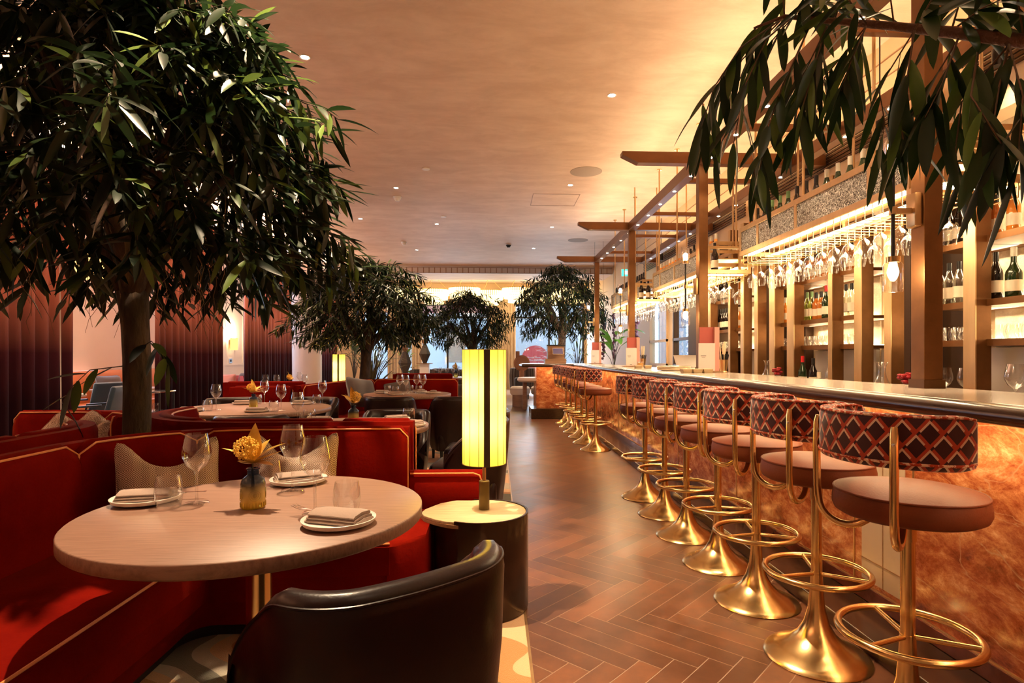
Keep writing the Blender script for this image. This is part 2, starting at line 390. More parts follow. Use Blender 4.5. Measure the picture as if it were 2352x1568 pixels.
def carpet_mat():
    m = bpy.data.materials.new('wave_carpet'); m.use_nodes = True; t = m.node_tree; b = t.nodes['Principled BSDF']
    tc = nd(t, 'ShaderNodeTexCoord'); n1 = nd(t, 'ShaderNodeTexNoise', i_Scale=1.15, i_Detail=0.0, i_Distortion=1.2)
    cr = nd(t, 'ShaderNodeValToRGB'); cr.color_ramp.interpolation = 'CONSTANT'; e = cr.color_ramp.elements
    e[0].position = 0; e[0].color = (.10, .09, .06, 1); e[1].position = .40; e[1].color = (.48, .20, .06, 1)
    k = e.new(.47); k.color = (.68, .42, .22, 1); k = e.new(.56); k.color = (.50, .44, .34, 1); k = e.new(.64); k.color = (.13, .12, .09, 1)
    n2 = nd(t, 'ShaderNodeTexNoise', i_Scale=260.0, i_Detail=2.0); bp = nd(t, 'ShaderNodeBump', i_Strength=.5, i_Distance=.01)
    b.inputs['Roughness'].default_value = .95; b.inputs['Sheen Weight'].default_value = .3
    t.links.new(tc.outputs['Object'], n1.inputs['Vector']); t.links.new(n1.outputs[0], cr.inputs[0]); t.links.new(cr.outputs[0], b.inputs['Base Color'])
    t.links.new(tc.outputs['Object'], n2.inputs['Vector']); t.links.new(n2.outputs[0], bp.inputs['Height']); t.links.new(bp.outputs[0], b.inputs['Normal'])
    return m
M['carpet'] = carpet_mat()
M['pale_floor'] = mat('pale_floor', (.50, .36, .26), .3, noise=((.40, .27, .19), 2.0, .4, .6, (1, 8, 1)))
def lattice_mat():
    """woven lattice: cream and orange bars crossing on burgundy (uses the band's unrolled UV in metres)"""
    m = bpy.data.materials.new('lattice_weave'); m.use_nodes = True; t = m.node_tree; b = t.nodes['Principled BSDF']
    uv = nd(t, 'ShaderNodeUVMap'); s = nd(t, 'ShaderNodeSeparateXYZ'); t.links.new(uv.outputs[0], s.inputs[0])
    def mth(op, a, c=None, v=None):
        n = nd(t, 'ShaderNodeMath', operation=op); t.links.new(a, n.inputs[0])
        if c is not None: t.links.new(c, n.inputs[1])
        if v is not None: n.inputs[1].default_value = v
        return n.outputs[0]
    K = 16.5
    p = mth('MULTIPLY', mth('ADD', s.outputs[0], s.outputs[1]), v=K); q = mth('MULTIPLY', mth('SUBTRACT', s.outputs[0], s.outputs[1]), v=K)
    fp, fq = mth('FRACT', p), mth('FRACT', mth('ADD', q, v=50.0))
    # checker of cells decides where the cream bars lie
    cream = mth('MAXIMUM', mth('MULTIPLY', mth('LESS_THAN', fp, v=.11), mth('LESS_THAN', fq, v=.66)), mth('MULTIPLY', mth('LESS_THAN', fq, v=.11), mth('GREATER_THAN', fp, v=.34)))
    org = mth('MAXIMUM', mth('MULTIPLY', mth('LESS_THAN', fp, v=.28), mth('GREATER_THAN', fq, v=.12)), mth('MULTIPLY', mth('GREATER_THAN', fq, v=.84), mth('GREATER_THAN', fp, v=.12)))
    a = nd(t, 'ShaderNodeMixRGB'); a.inputs[1].default_value = (.050, .008, .014, 1); a.inputs[2].default_value = (.42, .045, .018, 1)
    c = nd(t, 'ShaderNodeMixRGB'); c.inputs[2].default_value = (.72, .55, .42, 1)
    t.links.new(org, a.inputs[0]); t.links.new(a.outputs[0], c.inputs[1]); t.links.new(cream, c.inputs[0]); t.links.new(c.outputs[0], b.inputs['Base Color'])
    b.inputs['Roughness'].default_value = .9; b.inputs['Sheen Weight'].default_value = .3
    return m
M['lattice'] = lattice_mat()
def weave_mat():
    m = bpy.data.materials.new('diamond_weave'); m.use_nodes = True; t = m.node_tree; b = t.nodes['Principled BSDF']
    tc = nd(t, 'ShaderNodeTexCoord'); s = nd(t, 'ShaderNodeSeparateXYZ'); t.links.new(tc.outputs['Object'], s.inputs[0])
    def mth(op, a, c=None, v=None):
        n = nd(t, 'ShaderNodeMath', operation=op); t.links.new(a, n.inputs[0])
        if c is not None: t.links.new(c, n.inputs[1])
        if v is not None: n.inputs[1].default_value = v
        return n.outputs[0]
    x = mth('PINGPONG', mth('MULTIPLY', s.outputs[0], v=1.0), v=.028); y = mth('PINGPONG', s.outputs[2], v=.035)
    d = mth('FRACT', mth('MULTIPLY', mth('ADD', x, y), v=110.0)); f = mth('GREATER_THAN', d, v=.5)
    a = nd(t, 'ShaderNodeMixRGB'); a.inputs[1].default_value = (.17, .10, .065, 1); a.inputs[2].default_value = (.60, .47, .38, 1)
    t.links.new(f, a.inputs[0]); t.links.new(a.outputs[0], b.inputs['Base Color']); b.inputs['Roughness'].default_value = .9
    bp = nd(t, 'ShaderNodeBump', i_Strength=.3, i_Distance=.004); t.links.new(d, bp.inputs['Height']); t.links.new(bp.outputs[0], b.inputs['Normal'])
    return m
M['weave'] = weave_mat()
M['braid'] = mat('braid', (.40, .045, .015), .9, noise=((.75, .55, .40), 75.0, .50, .56))
def frost_mat():
    m = bpy.data.materials.new('antique_glass'); m.use_nodes = True; t = m.node_tree; b = t.nodes['Principled BSDF']
    tc = nd(t, 'ShaderNodeTexCoord'); n1 = nd(t, 'ShaderNodeTexNoise', i_Scale=38.0, i_Detail=4.0, i_Roughness=.8, i_Distortion=3.5)
    cr = nd(t, 'ShaderNodeValToRGB'); e = cr.color_ramp.elements; e[0].position = .49; e[0].color = (.030, .030, .035, 1); e[1].position = .57; e[1].color = (.95, .90, .80, 1)
    b.inputs['Roughness'].default_value = .12; b.inputs['Metallic'].default_value = .35
    bp = nd(t, 'ShaderNodeBump', i_Strength=.9, i_Distance=.01)
    t.links.new(tc.outputs['Object'], n1.inputs['Vector']); t.links.new(n1.outputs[0], cr.inputs[0]); t.links.new(cr.outputs[0], b.inputs['Base Color']); t.links.new(n1.outputs[0], bp.inputs['Height']); t.links.new(bp.outputs[0], b.inputs['Normal'])
    return m
M['frost'] = frost_mat()
M['mirror_back'] = mat('mirror_back', (.86, .76, .58), .3, .1, noise=((.60, .48, .32), 9.0, .4, .7), bump=(70, .25))
def shade_mat():
    m = bpy.data.materials.new('pleated_shade'); m.use_nodes = True; t = m.node_tree; b = t.nodes['Principled BSDF']
    b.inputs['Base Color'].default_value = (.88, .70, .13, 1); b.inputs['Roughness'].default_value = .8
    tl = nd(t, 'ShaderNodeBsdfTranslucent'); tl.inputs[0].default_value = (.95, .72, .10, 1)
    mx = nd(t, 'ShaderNodeMixShader', i_0=.7); o = t.nodes['Material Output']
    t.links.new(b.outputs[0], mx.inputs[1]); t.links.new(tl.outputs[0], mx.inputs[2]); t.links.new(mx.outputs[0], o.inputs[0]); return m
M['shade'] = shade_mat()
M['shade_rib'] = mat('shade_rib', (.22, .14, .02), .8)
def vase_mat():
    m = bpy.data.materials.new('two_tone_glass'); m.use_nodes = True; t = m.node_tree; b = t.nodes['Principled BSDF']
    tc = nd(t, 'ShaderNodeTexCoord'); s = nd(t, 'ShaderNodeSeparateXYZ'); mr = nd(t, 'ShaderNodeMapRange'); mr.inputs['From Max'].default_value = .11
    cr = nd(t, 'ShaderNodeValToRGB'); e = cr.color_ramp.elements; e[0].position = .0; e[0].color = (.80, .55, .05, 1); e[1].position = .78; e[1].color = (.03, .05, .10, 1)
    k = e.new(.5); k.color = (.62, .50, .20, 1)
    b.inputs['Roughness'].default_value = .08; b.inputs['Transmission Weight'].default_value = .55; b.inputs['IOR'].default_value = 1.3
    t.links.new(tc.outputs['Object'], s.inputs[0]); t.links.new(s.outputs[2], mr.inputs[0]); t.links.new(mr.outputs[0], cr.inputs[0]); t.links.new(cr.outputs[0], b.inputs['Base Color'])
    return m
M['vase'] = vase_mat()
# ================================================================== THE ROOM
CZ = 3.91
XL, XR, YN, YF = -7.2, 3.5, -2.6, 22.5
def struct(name, mb, m, parent=None, **kw):
    o = mb.build(name, m, parent, **kw)
    if not parent: o['kind'] = 'structure'
    return o
# herringbone tiles, each a face with its own tone, over a grout bed
TX0, TX1, TY1 = .152, 1.60, 15.0
def clip(poly, ax, lim, keep_less):
    out = []
    for i in range(len(poly)):
        a, b = poly[i-1], poly[i]
        ia = (a[ax] <= lim) if keep_less else (a[ax] >= lim); ib = (b[ax] <= lim) if keep_less else (b[ax] >= lim)
        if ia != ib:
            t = (lim-a[ax])/(b[ax]-a[ax]); out.append((a[0]+(b[0]-a[0])*t, a[1]+(b[1]-a[1])*t))
        if ib: out.append(b)
    return out
floor = MB()
TW, TL, G = .1035, .607, .0022
ax0, ay0 = .303, 2.817
ca, sa = math.cos(R(-45+1.0)), math.sin(R(-45+1.0))
rt = random.Random(3)
for i in range(-60, 60):
    for j in range(-25, 25):
        ox, oy = i*TW+j*TL, i*TW-j*TL
        for (x0, x1, y0, y1) in ((ox, ox+TL, oy, oy+TW), (ox, ox+TW, oy+TW, oy+TW+TL)):
            q = []
            for x, y in ((x0+G, y0+G), (x1-G, y0+G), (x1-G, y1-G), (x0+G, y1-G)):
                y -= TW
                q.append((ax0+x*ca-y*sa, ay0+x*sa+y*ca))
            q = clip(q, 0, TX0, False)
            if len(q) > 2: q = clip(q, 0, 3.4, True)
            if len(q) > 2: q = clip(q, 1, YN, False)
            if len(q) > 2: q = clip(q, 1, TY1, True)
            if len(q) > 2: floor.add([(x, y, 0.0) for x, y in q], [tuple(range(len(q)))], tint=rt.random())
            else: rt.random()
fl = struct('floor', floor, M['tile'], smooth=False)
struct('grout_bed', MB().box(TX0, XR, YN, TY1, -.04, -.0012), M['grout'], fl, smooth=False)
struct('edge_strip', MB().box(TX0-.012, TX0, YN, TY1, -.03, .002), M['brass_satin'], fl, smooth=False)
c_ = MB().box(XL, TX0-.012, YN, TY1, -.04, 0); o = struct('floor_carpet', c_, M['carpet'], smooth=False)
struct('floor_far', MB().box(XL, XR, TY1, YF, -.04, 0), M['pale_floor'], smooth=False)
struct('ceiling', MB().box(XL, XR, YN, 17.5, CZ, CZ+.1), M['ceiling'], smooth=False)
struct('ceiling_soffit', MB().box(XL, XR, 17.52, 18.9, 3.70, 3.95), M['ceiling'], smooth=False)
struct('ceiling_far', MB().box(XL, XR, 18.9, YF, 4.02, 4.1), M['cream'], smooth=False)
tr = struct('trim_1', MB().box(XL, XR, 17.42, 17.52, 3.70, CZ), M['plaster'], smooth=False)
g = MB(); x = -3.6
while x < 3.4:
    g.box(x, x+.02, 17.41, 17.42, 3.715, 3.86); x += .165
g.box(XL, XR, 17.40, 17.42, 3.865, 3.875); g.box(XL, XR, 17.40, 17.42, 3.702, 3.712)
struct('panel_joints', g, M['wood_mid'], tr, smooth=False)
# walls
struct('wall_left', MB().box(XL-.1, XL, YN, YF, 0, 1.05).box(XL-.1, XL, YN, YF, 3.3, 4.1).box(XL-.1, XL, YN, 8.2, 1.05, 3.3)
       .box(XL-.1, XL, 10.35, 13.0, 1.05, 3.3).box(XL-.1, XL, 15.4, YF, 1.05, 3.3), M['plaster'], smooth=False)
struct('wall_back', MB().box(XL, 4.2, YN-.1, YN, 0, CZ), M['plaster'], smooth=False)
# far wall with three openings
wf = MB(); ops = [(-5.0, -3.95, .05, 3.0), (-3.35, -.25, .35, 3.25), (.72, 3.42, .35, 3.25)]
xs = [XL]+[v for a, b, _, _ in ops for v in (a, b)]+[XR+.8]
for i in range(0, len(xs), 2): wf.box(xs[i], xs[i+1], YF, YF+.12, 0, 4.1)
for a, b, z0, z1 in ops: wf.box(a, b, YF, YF+.12, 0, z0); wf.box(a, b, YF, YF+.12, z1, 4.1)
struct('wall_far', wf, M['cream'], smooth=False)
for k, (a, b, z0, z1) in enumerate(ops):
    f = MB()
    for u in [a, b-.06]+([a+(b-a)/2-.03] if b-a > 2 else []): f.box(u, u+.06, YF-.02, YF+.10, z0, z1)
    for w in (z0, z1-.07, z1-.55): f.box(a, b, YF-.01, YF+.09, w, w+.07)
    w = struct('window_%d' % (k+1) if k else 'door_1', f, M['black'] if k else M['brass_satin'], smooth=False)
    struct('pane', MB().box(a, b, YF+.03, YF+.04, z0, z1), M['glass'], w, smooth=False)
# left-wall windows
for k, (a, b) in enumerate(((8.2, 10.35), (13.0, 15.4))):
    f = MB()
    for u in (a, b-.06, (a+b)/2): f.box(XL-.09, XL+.02, u, u+.06, 1.05, 3.3)
    for w_ in (1.05, 3.23): f.box(XL-.09, XL+.02, a, b, w_, w_+.07)
    w = struct('window_%d' % (k+4), f, M['black'], smooth=False)
    struct('pane', MB().box(XL-.05, XL-.04, a, b, 1.05, 3.3), M['glass'], w, smooth=False)
# moulded wall panel between the curtains
struct('trim_2', MB().box(XL, XL+.02, 15.65, 15.70, 1.0, 3.2).box(XL, XL+.02, 17.1, 17.15, 1.0, 3.2).box(XL, XL+.02, 15.7, 17.1, 1.0, 1.05).box(XL, XL+.02, 15.7, 17.1, 3.15, 3.2), M['plaster'], smooth=False)
struct('baseboard_left', MB().box(XL, XL+.03, YN, YF, 0, .12), M['dark_wood'], smooth=False)
# right wall: behind the bar, with windows beyond the back bar
wr = MB().box(XR, XR+.1, YN, 10.15, 0, CZ).box(XR, XR+.1, 10.15, 13.1, 0, 1.05).box(XR, XR+.1, 10.15, 13.1, 2.62, CZ).box(XR, XR+.1, 11.35, 11.75, 1.05, 2.62).box(XR, XR+.1, 13.1, YF, 0, 4.1)
struct('wall_right', wr, M['cream'], smooth=False)
for k, (a, b, m_) in enumerate(((10.15, 11.35, 'bronze_dark'), (11.75, 13.1, 'cream'))):
    f = MB()
    for u in (a, b-.05): f.box(XR-.03, XR+.08, u, u+.05, 1.05, 2.62)
    for w_ in (1.05, 1.55, 2.57): f.box(XR-.03, XR+.08, a, b, w_, w_+.05)
    w = struct('window_%d' % (k+6), f, M[m_], smooth=False)
    struct('pane', MB().box(XR+.03, XR+.04, a, b, 1.05, 2.62), M['glass'], w, smooth=False)
# bulkhead with slatted air grilles above the back bar
bk = struct('wall_bulkhead', MB().box(3.3, XR, YN, 14.5, 2.86, CZ), M['cream'], smooth=False)
g = MB()
for a, b in ((1.6, 3.9), (4.6, 6.9), (7.6, 9.9), (10.6, 12.9)):
    for k in range(6): g.box(3.285, 3.30, a, b, 3.10+k*.035, 3.118+k*.035)
struct('air_grille', g, M['bronze_dark'], bk, smooth=False)
g = MB()
for z in (3.36, 3.46, 3.60, 3.75): g.box(3.292, 3.30, YN, 14.5, z, z+.008)
struct('cladding_joint', g, M['wood_mid'], bk, smooth=False)
# columns
for k, (x, y) in enumerate(((-4.55, 14.4), (-4.98, 6.55))):
    c = struct('column_%d' % (k+1), MB().lathe([(.42, 0), (.42, .12), (.36, .16), (.355, 3.45), (.40, 3.50), (.37, 3.56), (.39, 3.70), (.50, 3.80), (.52, CZ)], 40, (x, y, 0)), M['plaster'])
# ------------------------------------------------------------------ outside in the street
tag(MB().box(-30, 30, YF+.2, 60, -.3, -.12).build('street', mat('street', (.35, .36, .38), .8), smooth=False), 'grey street outside the windows', 'street', kind='structure')
def facade(name, x0, x1, y, label, col):
    b = thing(name, label, 'building', (0, 0, 0)); wall = MB().box(x0, x1, y, y+.4, -.12, 9); wall.build('wall', col, b, smooth=False)
    x = x0+.8
    while x < x1-1.2:
        MB().box(x, x+1.1, y-.03, y+.02, .9, 2.9).build('window', M['steel'], b, smooth=False)
        MB().box(x-.12, x, y-.1, y, -.1, 3.1).box(x+1.1, x+1.22, y-.1, y, -.1, 3.1).box(x-.12, x+1.22, y-.12, y, 2.95, 3.15).build('window_surround', M['white'], b, smooth=False)
        x += 2.6
    return b
facade('street_building', -14, 12, 34, 'white stuccoed building across the street, seen through the far windows', mat('stucco', (.8, .82, .85), .7))
lb = MB().box(-13.4, -13, 2, 22, -.1, 8).build('street_wall', mat('stucco_side', (.78, .81, .85), .7), smooth=False)
tag(lb, 'pale rendered wall outside the left-hand windows', 'wall', kind='structure')
van = thing('van', 'white van with a red disc on its side, parked outside the far window', 'van', (0, 0, 0))
vb = MB().bbox(.9, 4.6, 26.0, 28.0, .35, 3.2, .18); vb.build('body', mat('van_white', (.75, .80, .88), .3), van)
for x in (1.5, 3.9): MB().cyl(0, 0, 0, .25, .34, 24).xf(Matrix.Translation((x, 26.05, .24)) @ Matrix.Rotation(R(90), 4, 'X')).build('wheel', M['black'], van)
disc = MB().lathe([(.001, 0), (.60, 0), (.60, .01), (.001, .01)], 48).xf(Matrix.Translation((1.78, 25.985, 1.13)) @ Matrix.Rotation(R(90), 4, 'X')).build('red_disc', mat('disc_red', (.72, .10, .10), .5), van, label='red disc with a white list')
def text(name, s, size, loc, m, parent=None, rot=(R(90), 0, 0), align='LEFT', ext=.002):
    c = bpy.data.curves.new(name, 'FONT'); c.body = s; c.size = size; c.extrude = ext; c.align_x = align; c.align_y = 'CENTER'; c.materials.append(m)
    o = bpy.data.objects.new(name, c); COL.objects.link(o); o.location = loc; o.rotation_euler = rot
    dg = bpy.context.evaluated_depsgraph_get(); me = bpy.data.meshes.new_from_object(o.evaluated_get(dg)); bpy.data.objects.remove(o)
    n = bpy.data.objects.new(name, me); COL.objects.link(n); n.location = loc; n.rotation_euler = rot
    if parent: n.parent = parent
    return n
for k, s in enumerate(('House Move', 'Office Relocation', 'Furniture Storage')):
    z = 1.20-k*.125
    text('lettering', s, .115, (-.36+1.78, 25.965, z), M['white'], van, ext=.003)
    MB().sph((1.33, 25.968, z), .030, 10, 6).build('bullet', M['white'], van)
aw = thing('awning', 'pink scalloped shop awning outside above the middle window', 'awning')
a = MB(); a.add([(-6.5, 27.0, 3.6), (-.2, 27.0, 3.6), (-.2, 25.6, 3.15), (-6.5, 25.6, 3.15), (-6.5, 27.0, 3.55), (-.2, 27.0, 3.55), (-.2, 25.6, 3.10), (-6.5, 25.6, 3.10)], [(0, 1, 2, 3), (7, 6, 5, 4), (0, 3, 7, 4), (1, 5, 6, 2), (3, 2, 6, 7)])
a.build('canopy', M['pink'], aw, smooth=False)
a = MB()
for k in range(21):
    x = -6.5+k*.3; a.prism([(x+.15+.15*math.cos(R(t)), .14*math.sin(R(t))) for t in range(180, 361, 20)], 0, .02)
for x in (-6.4, -.3): MB().cyl(x, 25.7, -.12, 3.15, .04, 12).build('post', M['steel'], aw)
a.xf(Matrix.Translation((0, 25.6, 3.12)) @ Matrix.Rotation(R(90), 4, 'X')).build('scalloped_valance', M['white'], aw)

# ================================================================== PERGOLA over the bar
BX, BX2 = 2.045, 3.0
pg = thing('bar_pergola', 'bronze timber and steel pergola standing on the bar counter with studded lights', 'pergola')
PY = [2.65, 5.68, 8.70, 11.70]
for y in PY:
    p = MB().box(BX-.045, BX+.045, y, y+.09, 1.102, 3.14).build('post', M['bronze'], pg, smooth=False, bevel=.003)
    MB().box(BX-.052, BX+.052, y-.007, y+.097, 1.10, 1.14).build('post_foot', M['bronze_dark'], p, smooth=False)
for x in (BX, BX2): MB().box(x-.05, x+.05, -1.5, 11.86, 3.13, 3.25).build('long_beam', M['beam'], pg, smooth=False, bevel=.004)
for y in PY:
    b = MB(); y0, y1 = y-.005, y+.095
    b.add([(1.24, y0, 3.25), (3.275, y0, 3.25), (3.275, y0, 3.14), (1.40, y0, 3.14), (1.24, y0, 3.215), (1.24, y1, 3.25), (3.275, y1, 3.25), (3.275, y1, 3.14), (1.40, y1, 3.14), (1.24, y1, 3.215)],
          [(0, 4, 3, 2, 1), (5, 6, 7, 8, 9), (0, 1, 6, 5), (1, 2, 7, 6), (2, 3, 8, 7), (3, 4, 9, 8), (4, 0, 5, 9)])
    b.build('cross_beam', M['beam'], pg, smooth=False)
for y in (3.4, 4.9, 6.44, 7.96, 9.45, 10.95): MB().box(BX, BX2, y, y+.05, 3.18, 3.23).build('thin_cross_bar', M['beam'], pg, smooth=False)
y = .9
while y < 11.6:
    for x in (BX, BX2):
        if all(abs(y-p-.045) > .12 for p in PY) or x == BX2:
            c = MB().lathe([(.001, 3.128), (.018, 3.128), (.018, 3.132)], 12, (x, y, 0)).build('stud_light', M['down'], pg)
            if y > 2 and x == BX: lamp('stud_glow', 'SPOT', (x, y, 3.12), 24, (1, .72, .44), .02, (0, 0, 0), pg, spot_size=R(80), spot_blend=.6)
    y += .572
# unseen warm strip added along each long beam's top to brighten the ceiling
for x in (BX, BX2):
    MB().box(x-.012, x+.012, -1.2, 11.6, 3.251, 3.258).build('added_uplight_strip', M['led_soft'], pg, smooth=False)
    lamp('added_uplight_wash', 'AREA', (x, 5.2, 3.27), 26, (1, .68, .38), (.05, 12.8), (R(180), 0, 0), pg)
# two-ended post lamps
for k, yy in enumerate(PY):
    lx, ly = BX-.165, yy+.045
    L = thing('post_lamp', 'black rod lamp with a glass cylinder at each end, on the %s bar post' % ORD[k], 'lamp', (lx, ly, 0), group='two-ended lamps on the bar posts')
    MB().cyl(0, 0, 1.72, 2.16, .0085, 12).build('rod', M['black'], L)
    MB().box(.005, .11, -.012, .012, 1.925, 1.95).bbox(.085, .119, -.035, .035, 1.86, 2.02, .008).lathe([(.018, 1.92), (.018, 1.955)], 16).build('bracket', M['brass_satin'], L)
    for z0, s in ((1.555, 1), (2.33, -1)):
        MB().lathe_open([(.040, z0), (.042, z0+s*.004), (.042, z0+s*.125), (.034, z0+s*.138)], 28).build('glass_cylinder', M['glass'], L)
        MB().cyl(0, 0, min(z0+s*.138, z0+s*.165), max(z0+s*.138, z0+s*.165), .030, 24).build('cap', M['brass'], L)
        MB().sph((0, 0, z0+s*.092), .024, 14, 8, 1.35).build('bulb', M['bulb'], L)
        lamp('bulb_glow', 'POINT', (0, 0, z0+s*.092), 26 if s < 0 else 16, (1, .66, .34), .03, parent=L)

# ================================================================== HANGING BOTTLE RACKS
def bottle(kind):
    """one bottle, base at z=0"""
    k = {'wine': ((.0375, .19, .014, .30), 'dark_bottle', 'cap_black'), 'white_wine': ((.0375, .19, .014, .30), 'green_bottle', 'cap_white'),
         'green_cap': ((.0375, .19, .014, .30), 'green_bottle', 'cap_green'), 'amber': ((.040, .17, .015, .27), 'amber_bottle', 'cap_black'),
         'orange': ((.036, .18, .014, .28), 'orange_bottle', 'cap_white'), 'clear': ((.036, .19, .014, .29), 'clear_bottle', 'cap_black'),
         'lime': ((.034, .19, .013, .29), 'lime_bottle', 'cap_green'), 'red_cap': ((.040, .19, .014, .32), 'green_bottle', 'cap_red'),
         'squat': ((.056, .09, .018, .17), 'dark_bottle', 'label_cream'), 'champagne': ((.043, .17, .015, .31), 'green_bottle', 'cap_white')}[kind]
    (r, hs, rn, h), m, cap = k
    t = thing('bottle', 'bottle', 'bottle')
    MB().lathe([(r*.9, 0), (r, .006), (r, hs*.85), (r*.92, hs*.95), (r*.6, hs*1.08), (rn*1.15, hs*1.22), (rn, hs*1.3), (rn, h-.004), (rn*.9, h-.004)], 20).build('glass_body', M[m], t)
    MB().lathe([(rn*1.12, h-.06), (rn*1.12, h-.002), (rn*.9, h)], 16).build('cap', M[cap], t)
    MB().lathe_open([(r*1.012, hs*.22), (r*1.012, hs*.62)], 20).build('label', M['label_cream'], t)
    return t
BT = {}
USED = set()
def put_bottle(kind, loc, label, group, cat='bottle'):
    if kind not in BT: BT[kind] = bottle(kind); o = BT[kind]; o.location = loc; o['label'] = label; o['group'] = group; return o
    return dup(BT[kind], loc, random.uniform(0, 6), label, group)
def wine_glass_mesh(h=.21, bowl=.04, foot=.035, tint=None):
    m = MB(); zb = h*.47
    m.lathe_open([(foot, 0), (foot*.95, .003), (.006, .008), (.0042, .02), (.0042, zb-.012), (.009, zb), (bowl*.70, zb+.016), (bowl*.98, zb+.042), (bowl, zb+.055), (bowl*.93, h*.82), (bowl*.74, h)], 26)
    return m
WG = []
def put_single(store, maker, name, mname, loc, label, cat, group, rz=0, rx=0, sc=1):
    if not store: o = maker().build(name, M[mname]); store.append(o)
    else: o = store[0].copy(); COL.objects.link(o)
    o.location = loc; o.rotation_euler = (rx, 0, rz); o.scale = (sc, sc, sc)
    return tag(o, label, cat, group)
HG = []
RW = ['nearest rack', 'middle rack', 'farthest rack']
ry0 = [3.03, 6.13, 9.22]
for ri, y0 in enumerate(ry0):
    L = 2.48; y1 = y0+L; xa, xb = 2.33, 2.74; z0, z1 = 2.20, 2.47
    rk = thing('bottle_rack', ['nearest', 'middle', 'farthest'][ri]+' brass rack with textured glass panels hanging over the bar', 'rack', (0, 0, 0), group='hanging racks over the bar')
    f = MB()
    for x in (xa, xb-.02):
        f.box(x, x+.02, y0, y1, z0, z0+.045).box(x, x+.02, y0, y1, z1-.045, z1)
        for y in (y0, y0+.52, y0+1.42, y1-.40, y1-.035): f.box(x-.001, x+.021, y, y+.035, z0+.045, z1-.045)
    for y in (y0, y1-.02): f.box(xa+.02, xb-.02, y, y+.02, z0, z0+.04).box(xa+.02, xb-.02, y, y+.02, z1-.04, z1)
    f.build('brass_frame', M['brass_satin'], rk, smooth=False, bevel=.002)
    for a, b in ((y0+.035, y0+.52), (y0+.555, y0+1.42), (y0+1.455, y1-.40), (y1-.365, y1-.035)):
        MB().box(xa+.006, xa+.012, a, b, z0+.045, z1-.045).build('glass_panel', M['frost'], rk, smooth=False)
    MB().box(xa+.01, xb-.02, y0+.01, y1-.01, z0+.080, z0+.092).build('shelf', M['brass_satin'], rk, smooth=False)
    MB().box(xa+.06, xa+.10, y0+.05, y1-.05, z0+.004, z0+.018).box(xb-.12, xb-.08, y0+.05, y1-.05, z0+.004, z0+.018).build('led_strip', M['led'], rk, smooth=False)
    lamp('rack_glow', 'AREA', ((xa+xb)/2, (y0+y1)/2, z0-.01), 17, (1, .74, .42), (.3, L-.2), parent=rk)
    w = MB(); y = y0+.09; zr = z0-.085
    while y < y1-.02:
        w.tube([(xa+.02, y, z0), (xa+.02, y, zr+.01), (xa+.03, y, zr), (xb-.03, y, zr), (xb-.02, y, zr+.01), (xb-.02, y, z0)], .0032, 6)
        y += .0785 if int(round((y-y0)/.0785)) % 2 else .0935
    w.build('wire_rails', M['brass'], rk)
    for y in (y0+.5, y0+1.33, y0+2.15):
        for x in (xa+.01, xb-.01):
            p = MB().cyl(x, y, z1-.02, CZ-.006, .0105, 10).build('hanging_rod', M['brass_satin'], rk)
            MB().cyl(x, y, CZ-.010, CZ, .035, 20).build('ceiling_flange', M['brass'], p)
    # glasses hung by their feet
    rows = (2.40, 2.60) if ri == 0 else (2.40, 2.58)
    for a, x in enumerate(rows):
        for b in range(14):
            yy = y1-.135-b*.166
            put_single(HG, lambda: wine_glass_mesh(.235, .045, .036), 'hanging_wine_glass', 'glass', (x, yy+(.03 if a == 1 else 0), zr+.009), '%s wine glass from the window end, %s row under the %s' % (ORD[b].replace('nearest', 'first'), ('front', 'back')[a], RW[ri]), 'wine glass', 'wine glasses hanging under the bar racks', rx=PI)
    kinds = {0: ['white_wine']*8+['wine']*3+['green_cap']*3+['wine']*2+['amber']*2, 1: ['orange', 'orange', 'amber', 'orange', 'clear', 'clear', 'amber', 'orange']+['orange']*8+['amber']*2, 2: ['wine']*18}[ri]
    for b in range(17):
        yy = y0+.12+b*.139; kd = kinds[b]
        for a, x in enumerate((2.385, 2.60)):
            if a and ri: continue
            if a and b % 2: continue
            cn = {'white_wine': 'white-capped dark', 'wine': 'black-capped dark', 'green_cap': 'green-capped', 'amber': 'amber', 'orange': 'orange', 'clear': 'clear'}[kd]
            put_bottle(kd, (x, yy, z0+.094), '%s bottle, %s from the near end, %s row, %s' % (cn, ORD[b].replace('nearest', 'first'), 'back' if a else 'front', RW[ri]), 'bottles on the hanging racks')
